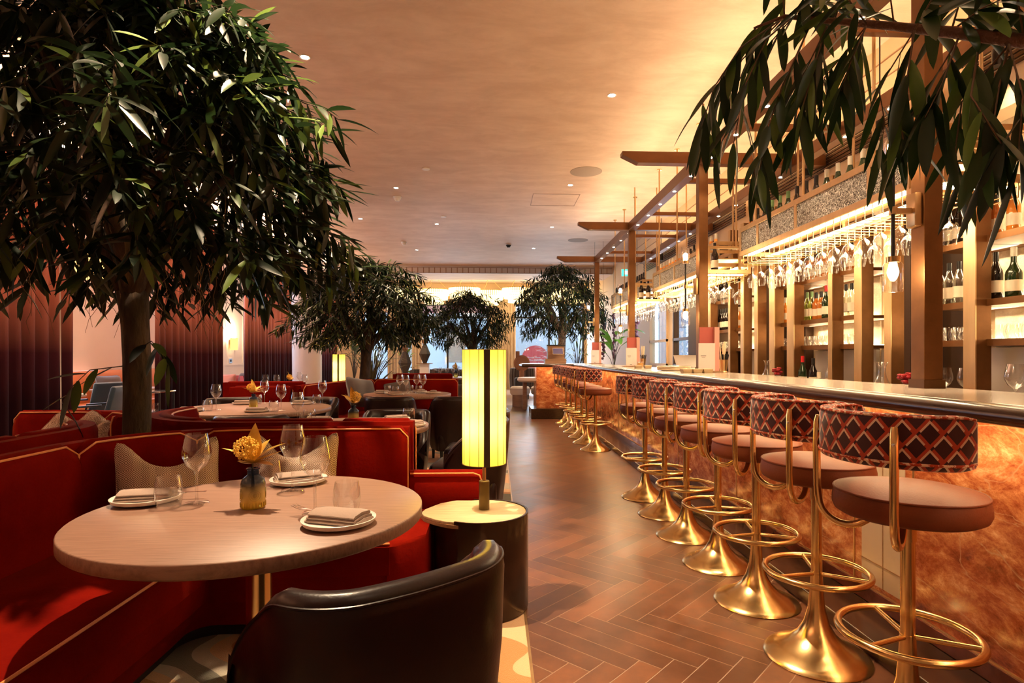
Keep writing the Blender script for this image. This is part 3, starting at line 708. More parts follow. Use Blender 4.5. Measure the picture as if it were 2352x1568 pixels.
# small open brass shelves between the racks
for k, y0 in enumerate((2.72, 5.86, 8.92)):
    sh = thing('brass_shelf', 'small open brass box shelf hanging beside the %s bar post' % ORD[k], 'shelf', group='small brass shelves between the racks')
    xa, xb, z0, z1, y1 = 2.15, 2.60, 2.09, 2.37, y0+.26
    f = MB()
    for y in (y0, y1-.02):
        f.box(xa, xb, y, y+.02, z1-.03, z1).box(xa, xb, y, y+.02, z0, z0+.04).box(xa, xa+.03, y, y+.02, z0+.04, z1-.03).box(xb-.03, xb, y, y+.02, z0+.04, z1-.03)
    for x in (xa, xb-.02):
        for z in (z0, z1-.03): f.box(x, x+.02, y0+.02, y1-.02, z, z+.03)
    f.build('brass_frame', M['brass_satin'], sh, smooth=False, bevel=.0015)
    MB().box(xa+.01, xb-.01, y0+.01, y1-.01, z0+.015, z0+.03).build('shelf_board', M['brass_satin'], sh, smooth=False)
    MB().box(xa+.05, xb-.05, y0+.08, y0+.12, z0-.006, z0+.004).build('led_strip', M['led'], sh, smooth=False)
    w = MB()
    for q in range(6): w.tube([(xa+.03+q*.07, y0+.01, z0), (xa+.03+q*.07, y0+.01, z0-.07), (xa+.03+q*.07, y1-.01, z0-.07), (xa+.03+q*.07, y1-.01, z0)], .0032, 6)
    w.build('wire_rails', M['brass'], sh)
    for x in (xa+.05, xb-.05): MB().cyl(x, y1-.01, z1-.02, CZ, .0095, 10).build('hanging_rod', M['brass_satin'], sh)
    if k: 
        for q in range(1 if k == 1 else 3): put_bottle('wine', (xa+.12+q*.11, y0+.12, z0+.031), 'dark wine bottle %s the brass shelf by the %s bar post' % (('on', 'second on', 'third on')[q], ORD[k]), 'bottles on the small brass shelves')
        for q in range(3): put_single(HG, None, 'hanging_wine_glass', 'glass', (xa+.08+q*.14, y0+.1, z0-.065), '%s wine glass hanging under the brass shelf by the %s bar post' % (('left', 'middle', 'right')[q], ORD[k]), 'wine glass', 'wine glasses hanging under the small shelves', rx=PI)

# ================================================================== THE BAR
bar = thing('bar_counter', 'long bar counter with pale stone top, dark rounded rail and backlit red marble front', 'bar counter')
Y0, Y1 = -1.6, 12.5
MB().box(1.60, 2.17, Y0, Y1, 1.055, 1.10).box(.56, 1.60, 11.72, Y1, 1.055, 1.10).build('stone_top', M['quartz'], bar, smooth=False, bevel=.003)
rp = [(0, 1.098), (-.018, 1.096), (-.036, 1.088), (-.048, 1.074), (-.050, 1.060), (-.046, 1.046), (-.034, 1.037), (-.018, 1.033), (0, 1.033)]
rail = MB().sweep([(1.60, Y0), (1.60, 11.72), (.56, 11.72), (.56, Y1)], rp)
rail.build('front_rail', M['dark_wood'], bar)
MB().box(1.80, 2.12, Y0, Y1, .14, 1.054).box(.84, 1.80, 11.95, Y1-.1, .14, 1.054).build('marble_front', M['marble'], bar, smooth=False)
MB().box(1.785, 2.12, Y0, Y1, .075, .14).build('marble_skirting', M['marble_skirt'], bar, smooth=False)
lg = MB().box(1.56, 2.1, Y0, 11.70, 0, .072); lg.box(.72, 1.9, 11.70, Y1, .0, .20)
lg.build('foot_ledge', M['dark_wood'], bar, smooth=False, bevel=.004)
g = MB()
for y in (2.44, 2.86, 4.3, 5.7, 7.1, 8.5, 9.9, 11.3): g.box(1.796, 1.80, y, y+.012, .14, 1.054)
g.box(1.794, 1.80, Y0, 11.9, .14, .148); g.build('brass_inlay', M['brass_satin'], bar, smooth=False)
MB().box(1.795, 1.80, 2.50, 2.80, .17, .95).build('white_marble_panel', M['white_marble'], bar, smooth=False, label='white marble access panel')
g = MB().box(1.793, 1.796, 2.50, 2.80, .52, .524).box(1.793, 1.796, 2.50, 2.80, .27, .274).box(1.793, 1.796, 2.64, 2.644, .17, .95); g.build('tile_joint', M['wood_mid'], bar, smooth=False)
MB().box(1.64, 1.655, Y0, 11.7, 1.044, 1.054).build('under_counter_led', M['led_bar'], bar, smooth=False)
MB().box(.66, .675, 11.8, Y1, 1.044, 1.054).box(.9, 1.7, 11.80, 11.815, 1.044, 1.054).build('under_counter_led', M['led_bar'], bar, smooth=False)
# lower work counter behind
bb = thing('back_counter', 'low service counter under the lit bar shelves', 'counter')
MB().box(2.78, 3.49, .6, 9.0, 0, .90).build('carcass', M['bronze_dark'], bb, smooth=False)
MB().box(2.75, 3.49, .6, 9.0, .90, .93).build('worktop', M['quartz'], bb, smooth=False)

# ------------------------------------------------------------------ back bar shelving
FX = 3.10
SH = [1.315, 1.565, 1.965, 2.40]
fins = [(2.86, 2.80), (3.625, 3.53), (3.99, 3.93), (4.39, 4.315), (4.768, 4.675), (5.152, 5.09), (5.90, 5.76), (6.29, 6.17), (6.66, 6.58), (7.04, 6.956), (7.42, 7.36), (8.14, 8.05)]
bays = [(2.86, 3.53, 'wide'), (3.625, 3.93, 'narrow'), (4.768, 5.09, 'narrow'), (5.152, 5.76, 'wide'), (5.90, 6.17, 'narrow'), (7.04, 7.36, 'narrow'), (7.42, 8.05, 'wide')]
fi = MB()
for k, (b, a) in enumerate(fins):
    f = thing('shelf_pilaster', '%s brass-edged bronze fin of the back bar' % ORD[k], 'pilaster', group='bronze fins of the back bar')
    MB().box(3.0, 3.10, a+.004, b-.004, .932, 2.859).build('fin', M['bronze'], f, smooth=False)
    MB().box(2.992, 3.0, a, b, .932, 2.859).build('edge_strip', M['brass_satin'], f, smooth=False)
struct('wall_panelling', MB().box(3.38, 3.49, 3.99, 4.675, .932, 2.859).box(3.20, 3.49, 4.39, 4.675, .932, 2.859).box(3.40, 3.49, 6.29, 7.0, .932, 2.859).box(3.2, 3.49, 6.66, 6.956, .932, 2.859).box(3.0, 3.49, 8.14, 9.0, .932, 2.859), M['niche'], smooth=False)
for k, (a, b, ty) in enumerate(bays):
    u = thing('shelf_unit', '%s %s lit bay of bar shelves' % (ORD[k], ty), 'shelf unit', group='lit shelf bays of the back bar')
    MB().box(3.475, 3.488, a, b, .932, 2.858).build('mirror_back', M['mirror_back'], u, smooth=False)
    MB().box(3.44, 3.474, a+.005, b-.005, .932, 1.31).build('splashback', M['white'], u, smooth=False)
    b += .085 if ty == 'wide' else .05
    for z in SH:
        s = MB().box(FX-.02, 3.474, a+.003, b-.003, z+.004, z+.030).box(FX-.03, FX-.012, a+.003, b-.003, z, z+.042).build('shelf', M['bronze'], u, smooth=False)
        MB().box(3.42, 3.465, a+.02, b-.02, z+.031, z+.040).build('led_strip', M['led_soft'] if ty == 'wide' else M['led_soft'], s, smooth=False)
    lamp('shelf_glow', 'AREA', (3.40, (a+b)/2, 1.96), 1.8, (1, .74, .42), (.1, b-a-.05), (0, R(25), 0), u)
    lamp('shelf_glow', 'AREA', (3.40, (a+b)/2, 1.56), 1.8, (1, .74, .42), (.1, b-a-.05), (0, R(25), 0), u)
    lamp('shelf_glow', 'AREA', (3.40, (a+b)/2, 2.39), 1.8, (1, .74, .42), (.1, b-a-.05), (0, R(25), 0), u)
# what stands on the shelves
BAYN = ['nearest wide bay', 'nearest narrow bay', 'second narrow bay', 'second wide bay', 'third narrow bay', 'fourth narrow bay', 'farthest wide bay']
TUMB = []
def tumbler_mesh():
    m = MB(); return m.lathe_open([(.001, .006), (.032, .006), (.036, 0), (.040, .02), (.0435, .045), (.041, .075), (.036, .10)], 26)
for bi, (a, b, ty) in enumerate(bays):
    n = 5 if ty == 'wide' else 3
    lev = {0: ['champagne', 'champagne', 'amber', 'champagne', 'wine'], 1: ['clear']*3, 2: ['clear']*3, 3: ['red_cap', 'amber', 'amber', 'lime', 'lime'], 4: ['orange']*3, 5: ['orange']*3, 6: ['wine']*5}[bi]
    for q in range(n):
        lo_, hi_ = a*1.057+.045, b+.05; n_ = n; yy = lo_+q*((hi_-lo_)/(n-1)) if hi_-lo_ > .085*(n-1) else lo_+q*.085; kd = lev[q]
        kn = {'champagne': 'gold-topped', 'amber': 'amber', 'wine': 'dark', 'clear': 'clear', 'lime': 'yellow-green', 'orange': 'orange', 'red_cap': 'red-capped'}
        put_bottle(kd, (3.17, yy, SH[1]+.045), '%s bottle, %s from the near side on the middle shelf of the %s' % (kn[kd], ORD[q].replace('nearest', 'first'), BAYN[bi]), 'bottles on the back bar shelves')
        kd = ('amber' if (q+bi) % 3 else 'orange') if bi not in (1, 6) else 'wine'
        put_bottle(kd, (3.17, yy, SH[2]+.045), '%s bottle, %s from the near side on the upper shelf of the %s' % (kn[kd], ORD[q].replace('nearest', 'first'), BAYN[bi]), 'bottles on the back bar shelves')
        for r_ in range(2):
            put_single(TUMB, tumbler_mesh, 'tumbler', 'glass', (3.17+r_*.13, yy+r_*.03, SH[0]+.044), 'tumbler, %s in the %s row, low shelf of the %s' % (ORD[q].replace('nearest', 'first'), ('front', 'back')[r_], BAYN[bi]), 'tumbler', 'tumblers on the back bar shelves', sc=.92)
put_bottle('red_cap', (3.05, 5.70, .932), 'tall green bottle with a red wax top in front of the second wide bay', 'bottles on the back counter')
put_bottle('wine', (3.08, 5.56, .932), 'dark wine bottle standing right of the red-topped bottle', 'bottles on the back counter')
put_bottle('squat', (3.05, 5.40, .932), 'squat round dark liqueur bottle with a cream neck', 'bottles on the back counter')
put_bottle('clear', (3.06, 5.24, .932), 'clear carved bottle at the foot of the brass fin', 'bottles on the back counter')
put_bottle('wine', (3.08, 7.80, .932), 'dark wine bottle with pale label in front of the farthest wide bay', 'bottles on the back counter')
o = thing('carafe', 'clear cut-glass carafe with a flared mouth on the back counter', 'carafe', (2.86, 4.22, .932))
MB().lathe_open([(.045, 0), (.062, .015), (.066, .06), (.055, .11), (.030, .17), (.022, .21), (.028, .25), (.042, .275)], 28).build('glass_body', M['glass'], o)
c = MB()
for k in range(12):
    a = 2*PI*k/12
    for s in (-1, 1): c.tube([(.0665*math.cos(a+s*t*.26), .0665*math.sin(a+s*t*.26), .02+t*.04) for t in (0, 1, 2)], .0012, 5)
c.build('cut_pattern', M['ceramic'], o)
dup(o, (2.94, 6.22, .932), 1, 'clear glass carafe on the back counter by the far dark niche')
for k, (x, y, n) in enumerate(((3.06, 3.86, 'left'), (3.10, 3.74, 'right'))):
    put_single(WG, lambda: wine_glass_mesh(), 'wine_glass', 'glass', (x, y, .932), '%s of two stemmed glasses on the back counter right of the near post' % n, 'wine glass', 'glasses on the back counter', sc=1.15)
for k, (x, y, n) in enumerate(((3.04, 3.30, 'left'), (3.08, 3.20, 'right'))):
    put_single(WG, None, 'wine_glass', 'glass', (x, y, .932), '%s of two big wine glasses on the back counter at the right edge' % n, 'wine glass', 'glasses on the back counter', sc=1.3)
def flower_pot(x, y, z, label):
    o = thing('flower_pot', label, 'flowers', (x, y, z))
    MB().lathe_open([(.03, 0), (.035, .01), (.042, .11), (.047, .115), (.040, .11)], 20).build('pot', M['white'], o)
    b = MB(); rr = random.Random(5)
    for k in range(26):
        a = rr.uniform(0, 6.28); e = rr.uniform(0, 1); b.sph((.05*math.cos(a)*e, .05*math.sin(a)*e, .15+rr.uniform(-.02, .045)), .018, 8, 5, .7)
    b.build('petals', M['red_flower'], o); return o
flower_pot(2.95, 4.10, .932, 'dark red flowers in a white pot behind the near bar post')
flower_pot(2.98, 6.10, .932, 'small pot of dark red flowers by the far carafe')
# ------------------------------------------------------------------ things on the counter
def menu_stand(x, y, label, sc=1):
    o = thing('menu_holder', label, 'menus', (x, y, 1.101)); o.scale = (sc,)*3
    MB().box(-.10, .16, -.06, .07, 0, .012).build('tray', M['wood_mid'], o, smooth=False)
    MB().box(-.03, .11, .03, .05, .013, .42).build('red_folder', M['menu_red'], o, smooth=False)
    MB().box(.10, .145, .0, .052, .013, .42).build('pink_folder', M['menu_pink'], o, smooth=False)
    p = MB().box(-.055, .045, -.012, -.004, .013, .27).box(.046, .10, -.010, .012, .013, .27).build('white_menu', M['paper'], o, smooth=False)
    MB().box(-.035, .015, -.0135, -.012, .150, .156).box(-.026, .008, -.0135, -.012, .138, .141).box(0, .03, -.0135, -.012, .028, .034).build('print', M['ink'], p, smooth=False)
    return o
menu_stand(1.93, 5.35, 'white and red menus standing on the counter at the second bar post', 1)
menu_stand(1.93, 8.35, 'white and red menus standing on the counter at the third bar post', 1)
menu_stand(1.92, 11.35, 'white and red menus standing on the counter at the far bar post', 1)
for k, (x, y) in enumerate(((2.14, 5.42), (2.14, 8.42))):
    o = thing('straw_cup', 'brass cup packed with straws beside the menus at the %s bar post' % ORD[k+1], 'straw cup', (x, y, 1.101), group='cups of straws on the bar')
    MB().lathe_open([(.036, 0), (.038, .004), (.030, .012), (.034, .03), (.045, .115), (.047, .118), (.043, .115)], 24).build('cup', M['brass_satin'], o)
    bs, ps = MB(), MB(); rr = random.Random(2+k)
    for q in range(26):
        a = rr.uniform(0, 6.28); e = rr.uniform(.1, 1); h = rr.uniform(.16, .175)
        bs.tube([(.02*math.cos(a)*e, .02*math.sin(a)*e, .02), (.05*math.cos(a)*e, .05*math.sin(a)*e, h)], .0028, 6)
    for q in range(12):
        a = rr.uniform(0, 6.28); e = rr.uniform(.1, .8); h = rr.uniform(.24, .30)
        ps.tube([(.02*math.cos(a)*e, .02*math.sin(a)*e, .02), (.05*math.cos(a)*e, .05*math.sin(a)*e, h)], .0032, 6)
    bs.build('black_straws', M['black'], o); ps.build('pale_straws', M['straw'], o)
o = thing('serving_tray', 'stack of round metal trays on the bar counter', 'tray', (1.86, 6.05, 1.101))
for k in range(3): MB().lathe([(.12, 0), (.165, .004), (.175, .022), (.170, .022), (.16, .008), (.001, .008)], 36, (0, 0, k*.013)).build('tray', M['tray'], o)
for k in range(5):
    y = 5.22 if k < 3 else 7.25; x = (1.72+k*.095) if k < 3 else 1.78+(k-3)*.12
    o = thing('snack_box', '%s of the pale wooden boxes lined up on the counter' % ('first', 'second', 'third', 'fourth, farther', 'fifth, farther')[k], 'box', (x, y, 1.101), group='small wooden boxes on the bar')
    m = MB(); m.add([(-.036, -.04, 0), (.036, -.04, 0), (.036, .04, 0), (-.036, .04, 0), (-.046, -.045, .035), (.044, -.045, .035), (.044, .045, .035), (-.046, .045, .035)], [(3, 2, 1, 0), (4, 5, 6, 7), (0, 1, 5, 4), (1, 2, 6, 5), (2, 3, 7, 6), (3, 0, 4, 7)])
    m.build('box_body', M['pale_oak'], o, smooth=False, bevel=.003)
    MB().box(-.034, .034, -.034, .034, .030, .037).build('lid', M['straw'], o, smooth=False)
o = thing('candle', 'pillar candle in a brass cup on the bar at the third post', 'candle', (2.10, 8.95, 1.101))
MB().lathe([(.045, 0), (.05, .09), (.047, .09), (.045, .06), (.001, .06)], 24).build('cup', M['brass'], o); MB().lathe([(.04, .05), (.04, .24), (.001, .238)], 24).build('wax', mat('wax', (.75, .5, .3), .6), o)
o = thing('punch_bowl', 'white glowing ice bucket behind the counter near the windows', 'bucket', (2.45, 7.4, 1.101))
MB().lathe_open([(.10, 0), (.13, .02), (.17, .16), (.175, .165), (.165, .16), (.12, .03)], 30).build('bowl', M['white'], o)
tag(MB().box(2.25, 2.7, 7.2, 7.65, .0, 1.10).build('service_pedestal', M['white'], smooth=False), 'white pedestal holding the ice bucket behind the counter', 'pedestal')
o = thing('garnish_jar', 'glass jar of orange garnish on the counter by the candle', 'jar', (2.02, 8.1, 1.101))
MB().lathe_open([(.04, 0), (.045, .01), (.045, .07), (.048, .075)], 22).build('glass', M['glass'], o); MB().cyl(0, 0, .004, .055, .040, 18).build('garnish', mat('garnish', (.7, .33, .05), .6), o)
o = thing('till', 'dark brown till cabinet with a tablet at the end of the bar', 'till', (1.12, 12.05, 1.101))
MB().box(-.10, .33, -.12, .2, .0, .10).build('base', M['wood_mid'], o, smooth=False); MB().box(-.04, .30, -.05, .2, .10, .36).build('cabinet', M['wood_mid'], o, smooth=False); MB().box(-.06, .32, -.07, .22, .36, .385).build('lid', M['black'], o, smooth=False)
MB().box(-.11, .11, -.008, .008, -.07, .07).xf(Matrix.Translation((.16, -.12, .25)) @ Matrix.Rotation(R(-25), 4, 'X')).build('tablet', M['steel'], o, smooth=False)
MB().box(-.10, .10, -.012, -.009, -.06, .06).xf(Matrix.Translation((.16, -.12, .25)) @ Matrix.Rotation(R(-25), 4, 'X')).build('screen', mat('screen', (.10, .09, .2), .2), o, smooth=False)
# water bottle at right edge of the counter
o = thing('water_bottle', 'clear water bottle with blue print at the right edge behind the counter', 'bottle', (3.02, 3.14, .932))
MB().lathe_open([(.03, 0), (.034, .01), (.034, .16), (.026, .2), (.014, .23), (.014, .26)], 20).build('glass_body', M['glass'], o); MB().lathe_open([(.0345, .06), (.0345, .13)], 20).build('label', mat('blue_print', (.25, .32, .55), .5), o); MB().cyl(0, 0, .255, .275, .016, 14).build('cap', M['white'], o)
# black spotlights on the bulkhead
for k, y in enumerate((3.6, 4.75, 5.9, 7.0, 8.9, 11.2)):
    o = thing('spotlight', '%s black cylinder spotlight along the bulkhead' % ORD[k], 'spotlight', (3.20, y, 0), group='black spotlights behind the pergola')
    MB().cyl(0, 0, 3.30, CZ, .006, 8).build('stem', M['black'], o); MB().lathe([(.030, 3.10), (.032, 3.10), (.032, 3.29), (.001, 3.30)], 20).build('housing', M['black'], o)
    MB().cyl(0, 0, 3.105, 3.11, .026, 16).build('lens', M['down'], o)
    lamp('spot_glow', 'SPOT', (0, 0, 3.09), 14, (1, .75, .45), .03, (0, R(-12), 0), o, spot_size=R(70), spot_blend=.8)
# green exit sign
o = thing('exit_sign', 'small green exit sign hanging over the far bar', 'sign', (2.95, 12.9, 0))
MB().box(-.16, .16, -.02, .02, 3.02, 3.18).build('housing', M['white'], o, smooth=False); MB().box(-.15, .15, -.026, -.021, 3.03, 3.17).build('panel', emis('exit_green', (.05, .75, .45), 1.6), o, smooth=False)
MB().box(-.10, -.02, -.03, -.027, 3.06, 3.14).box(.02, .11, -.03, -.027, 3.09, 3.11).build('symbol', emis('exit_white', (.9, 1, .95), 2), o, smooth=False)
MB().cyl(0, 0, 3.18, CZ, .006, 8).build('stem', M['white'], o)
M['bronze_lamp'] = mat('bronze_lamp', (.16, .11, .035), .45, .6); M['speaker_grille'] = mat('speaker_grille', (.42, .33, .27), .8)
# ================================================================== BAR STOOLS
def make_stool():
    t = thing('bar_stool', 'stool', 'bar stool', (1.335, 1.843, 0), group='patterned brass bar stools along the bar')
    # seat faces +X (the bar); the backrest wraps the -X side
    MB().lathe([(.207, 0), (.209, .004), (.205, .010), (.19, .022), (.15, .040), (.11, .062), (.075, .095), (.050, .140), (.034, .20), (.027, .27), (.0235, .34), (.0235, .352)], 48).build('trumpet_base', M['brass'], t)
    MB().cyl(0, 0, .33, .725, .0215, 24).lathe([(.0255, .655), (.0255, .725), (.012, .735)], 20).build('column', M['brass'], t)
    f = MB().tube([(.20*math.cos(2*PI*k/48), .20*math.sin(2*PI*k/48), .355) for k in range(48)], .0125, 12, True)
    fr = f.build('foot_ring', M['brass'], t)
    s = MB()
    for a in (200, 320, 80): s.tube([(.02*math.cos(R(a)), .02*math.sin(R(a)), .345), (.195*math.cos(R(a)), .195*math.sin(R(a)), .355)], .0085, 10)
    s.build('spoke', M['brass'], fr)
    st = MB().lathe([(.13, .735), (.195, .738), (.212, .748), (.219, .765), (.2185, .785), (.213, .810), (.209, .818), (.17, .828), (.10, .835), (.001, .838)], 56).build('seat', M['seat_leather'], t)
    MB().tube([(.2125*math.cos(2*PI*k/56), .2125*math.sin(2*PI*k/56), .815) for k in range(56)], .0042, 8, True).build('piping', M['seat_leather'], st)
    # curved, padded backrest with UVs in metres for the weave
    path = arc(0, 0, .232, 84, 276, 44)
    def prof(u):
        e = min(u, 1-u)*10; k = 1 if e >= 1 else max(.05, math.sqrt(max(0, 1-(1-e)**2)))
        zc, hz, th = 1.0, .080*(.72+.28*k), .024*k
        pts = []
        for (o, z) in ((1, -.75), (1, -.3), (1, .3), (1, .75), (.75, .95), (0, 1.02), (-.75, .95), (-1, .7), (-1, 0), (-1, -.7), (-.75, -.95), (0, -1.02), (.75, -.95)):
            pts.append((o*th, zc+z*hz))
        return pts
    bk = MB().sweep(path, prof, uv=True).build('backrest', M['lattice'], t, ang=80)
    for ix in (4, 6, 10, 0):
        MB().tube([((.232+prof(q/40)[ix][0])*math.cos(R(84+192*q/40)), (.232+prof(q/40)[ix][0])*math.sin(R(84+192*q/40)), prof(q/40)[ix][1]) for q in range(1, 40)], .0045, 6).build('braided_edge', M['braid'], bk)
    for sgn in (-1, 1):
        a = R(180+sgn*43); c, s_ = math.cos(a), math.sin(a)
        pts = [(c*.262, s_*.262, 1.045), (c*.266, s_*.266, 1.02), (c*.268, s_*.268, .95), (c*.266, s_*.266, .80)]
        for k in range(1, 10):
            q = R(90*k/9*1.85); pts.append((c*(.266-.062*(1-math.cos(q))), s_*(.266-.062*(1-math.cos(q))), .80-.105*math.sin(q)*(.95)))
        # drop then hook back in beneath the seat
        pts = pts[:4]+[(c*(.262-.085*(1-math.cos(R(w)))), s_*(.262-.085*(1-math.cos(R(w)))), .762-.085*math.sin(R(w))) for w in (0, 15, 30, 45, 60, 75, 90, 105, 120, 135)]+[(c*.10, s_*.10, .728)]
        ar = MB().tube(pts, [.010, .0125]+[.0125]*(len(pts)-2), 12).build('back_arm', M['brass'], t)
        MB().sph((c*.277, s_*.277, .995), .0055, 10, 6).build('screw', M['steel'], ar)
    return t
SY = [1.843, 2.394, 2.940, 3.483, 4.035, 4.595, 5.165, 7.80, 8.45, 9.05, 9.65, 10.35, 10.95]
for k, y in enumerate(SY):
    lb = ('%s stool from the camera in the near row, lattice-woven back and brass trumpet base' % ORD[k]) if k < 7 else ('%s stool of the far row by the bar end, lattice-woven back and brass base' % ORD[k-7].replace('nearest', 'first'))
    if k == 0: stool = make_stool(); stool['label'] = lb; stool.location = (1.335, y, 0); stool.rotation_euler = (0, 0, R(4))
    else: dup(stool, (1.335+(.006 if k % 2 else -.004), y, 0), R([6, -3, 2, 4, 0, 3, -2][k % 7]), lb)

# ================================================================== DINING SIDE
def velvet_booth(name_label, path, h=.875, seat_d=.56, group='red velvet banquettes', seams=(), side=1, low=None, seat=True):
    """path = line of the inner face of the back; seat lies to the side given (+1: left of travel)"""
    t = thing('banquette', name_label, 'banquette', (0, 0, 0), group=group)
    s = -side   # sweep offsets are to the right
    n = len(path); cuts = [0]+list(seams)+[n-1]
    for a, b in zip(cuts[:-1], cuts[1:]):
        p = path[a:b+1]
        if len(p) < 2: continue
        # densify and shrink slightly so that the cushions read as separate
        q = [p[0]]
        for (x0, y0), (x1, y1) in zip(p[:-1], p[1:]):
            d = math.hypot(x1-x0, y1-y0); k = max(1, int(d/.04))
            q += [(x0+(x1-x0)*i/k, y0+(y1-y0)*i/k) for i in range(1, k+1)]
        p = q; m = len(p)
        def prof(u):
            e = min(u, 1-u)*(m-1)*.04/.045; k = math.sqrt(max(0, 1-(1-min(e, 1))**2))
            dz = .045*(1-k); y0_ = -.010*(1-k)
            H_ = h-dz
            return [(s*(.0+y0_), .40), (s*(.012+y0_), .60), (s*(.004+y0_), H_-.06), (s*(-.010+y0_), H_-.018), (s*(-.035), H_), (s*(-.075), H_-.004), (s*(-.095), H_-.03), (s*(-.10), .40)]
        c = MB().sweep(p, prof).build('back_cushion', M['velvet'], t, ang=70)
        pip = []
        for i, (x, y) in enumerate(p):
            ax, ay = p[max(i-1, 0)]; bx, by = p[min(i+1, m-1)]; l = math.hypot(bx-ax, by-ay); nx, ny = (by-ay)/l, -(bx-ax)/l
            pr = prof(i/(m-1)); o_, z_ = pr[3]; pip.append((x+nx*o_, y+ny*o_, z_+.004))
        x, y = p[0]; x2, y2 = p[-1]
        pip = [(pip[0][0], pip[0][1], .45)]+pip+[(pip[-1][0], pip[-1][1], .45)]
        MB().tube(pip, .0048, 6).build('piping', M['piping'], c)
    MB().sweep(path, [(s*(-.050), .43), (s*(-.050), h-.03), (s*(-.06), h-.012), (s*(-.135), h-.012), (s*(-.145), h-.04), (s*(-.145), .03), (s*(-.101), .03), (s*(-.101), .43)]).build('outer_shell', M['velvet'], t, ang=60)
    if seat:
        sd = seat_d
        sc = MB().sweep(path, [(s*-.0, .30), (s*-.0, .430), (s*(sd*.5), .444), (s*(sd-.03), .438), (s*sd, .421), (s*(sd+.004), .30)]).build('seat_cushion', M['velvet'], t, ang=50)
        pp = []
        for i, (x, y) in enumerate(path):
            ax, ay = path[max(i-1, 0)]; bx, by = path[min(i+1, n-1)]; l = math.hypot(bx-ax, by-ay) or 1; nx, ny = (by-ay)/l, -(bx-ax)/l
            pp.append((x+nx*s*(sd-.008), y+ny*s*(sd-.008), .434))
        MB().tube(pp, .005, 6).build('piping', M['piping'], sc)
        MB().sweep(path, [(s*.02, .06), (s*.02, .30), (s*(sd-.005), .30), (s*(sd-.025), .19), (s*(sd-.045), .185), (s*(sd-.10), .06)]).build('seat_base', M['velvet'], t, ang=50)
        MB().sweep(path, [(s*.03, 0), (s*.03, .06), (s*(sd-.14), .06), (s*(sd-.14), 0)]).build('plinth', M['black'], t)
    return t
# booth around the front table
p1 = [(-1.82, .55), (-1.82, 1.2), (-1.82, 1.9), (-1.82, 2.45)]+arc(-1.22, 2.56, .605, 176, 92, 12)+[(-1.0, 3.165), (-.47, 3.175)]
b1 = velvet_booth('nearest red velvet banquette wrapping the big front table', p1, seams=(5, 12), side=-1, seat_d=.60)
# its low end past the tall back
lo = MB().sweep([(-.47, 3.235), (-.07, 3.235)], [(.015, .40), (.020, .52), (.005, .60), (-.02, .618), (-.07, .618), (-.10, .59), (-.11, .03), (-.02, .03)]).build('low_back', M['velvet'], b1, ang=60)
MB().tube([(-.46, 3.222, .612), (-.12, 3.222, .612), (-.085, 3.222, .600), (-.07, 3.222, .56), (-.068, 3.215, .47)], .0045, 6).build('piping', M['piping'], lo)
MB().sweep([(-.47, 3.175), (-.42, 3.175), (-.37, 3.175), (-.315, 3.175)], lambda u: [(0, .06), (0, .430), (.30, .444), (.57-.10*u*u, .438), (.60-.12*u*u, .421), (.60-.12*u*u, .20), (.50-.1*u, .06)]).build('seat_end', M['velvet'], b1, ang=50)
# booth behind it, facing away
p2 = [(-.46, 3.46), (-.9, 3.46), (-1.35, 3.46)]+arc(-1.42, 4.16, .70, -90, -180, 10)+[(-2.12, 4.35)]
velvet_booth('second red velvet banquette, back to back with the nearest one', p2, h=.895, seams=(1, 5), side=-1)
# booth at left
p3 = [(-2.20, 1.0), (-2.20, 1.9), (-2.20, 2.75)]+arc(-2.62, 2.98, .42, 0, 60, 6)
velvet_booth('red velvet banquette at far left, backed onto the nearest one', p3, h=.90, seams=(2,), side=1)
p3b = [(-2.30, 3.60)]+arc(-2.62, 3.58, .36, 30, 90, 5)+[(-2.85, 3.95), (-3.12, 3.95)]
velvet_booth('short red velvet banquette at left with patterned cushions, in front of the curtain', p3b, h=.90, seams=(5,), side=1, seat_d=.45)
# booth 4 around the far table
p4 = [(-2.30, 7.25), (-2.26, 7.9), (-2.12, 8.45)]+arc(-1.55, 8.62, .55, 165, 95, 8)+[(-1.2, 9.15), (-.58, 9.15)]
velvet_booth('red velvet banquette with plain grey cushions behind the farthest dressed table', p4, h=.905, seams=(3, 8), side=-1)
velvet_booth('straight red velvet banquette in the middle distance, nearer of two', [(-2.45, 7.27), (-2.75, 7.27), (-3.15, 7.27)], h=.895, seams=(), side=-1)
velvet_booth('straight red velvet banquette in the middle distance, farther of two', [(-3.6, 8.1), (-3.1, 8.1), (-2.55, 8.1)], h=.915, seams=(1,), side=1)
velvet_booth('orange velvet banquette top seen beyond the far table', [(-1.9, 11.2), (-1.2, 11.2), (-.8, 11.2)], h=.93, seams=(), side=1)

# --- cushions
def cushion_mesh(w=.44, h=.42, t=.13, chop=.0, n=16):
    m = MB(); vs = []; fs = []
    for sd in (1, -1):
        for i in range(n+1):
            for j in range(n+1):
                u = -1+2*i/n; v = -1+2*j/n
                # concave edges leave pointed corners
                x = u*w/2*(1-.06*(1-v*v))*(1-.07*v**8*u*u); z = v*h/2*(1-.06*(1-u*u))*(1-.07*u**8*v*v)
                if v > 0: z -= chop*math.cos(PI/2*u)**1.5*v*v
                d = t/2*max(0, (1-u**4))**.5*max(0, (1-v**4))**.5*(1-.35*(chop > 0)*max(0, v)*(1-abs(u)))
                vs.append((x, sd*d, z))
    N = (n+1)*(n+1)
    for s in (0, 1):
        for i in range(n):
            for j in range(n):
                a = s*N+i*(n+1)+j; q = (a, a+1, a+n+2, a+n+1); fs.append(q if s == 0 else q[::-1])
    return m.add(vs, fs)
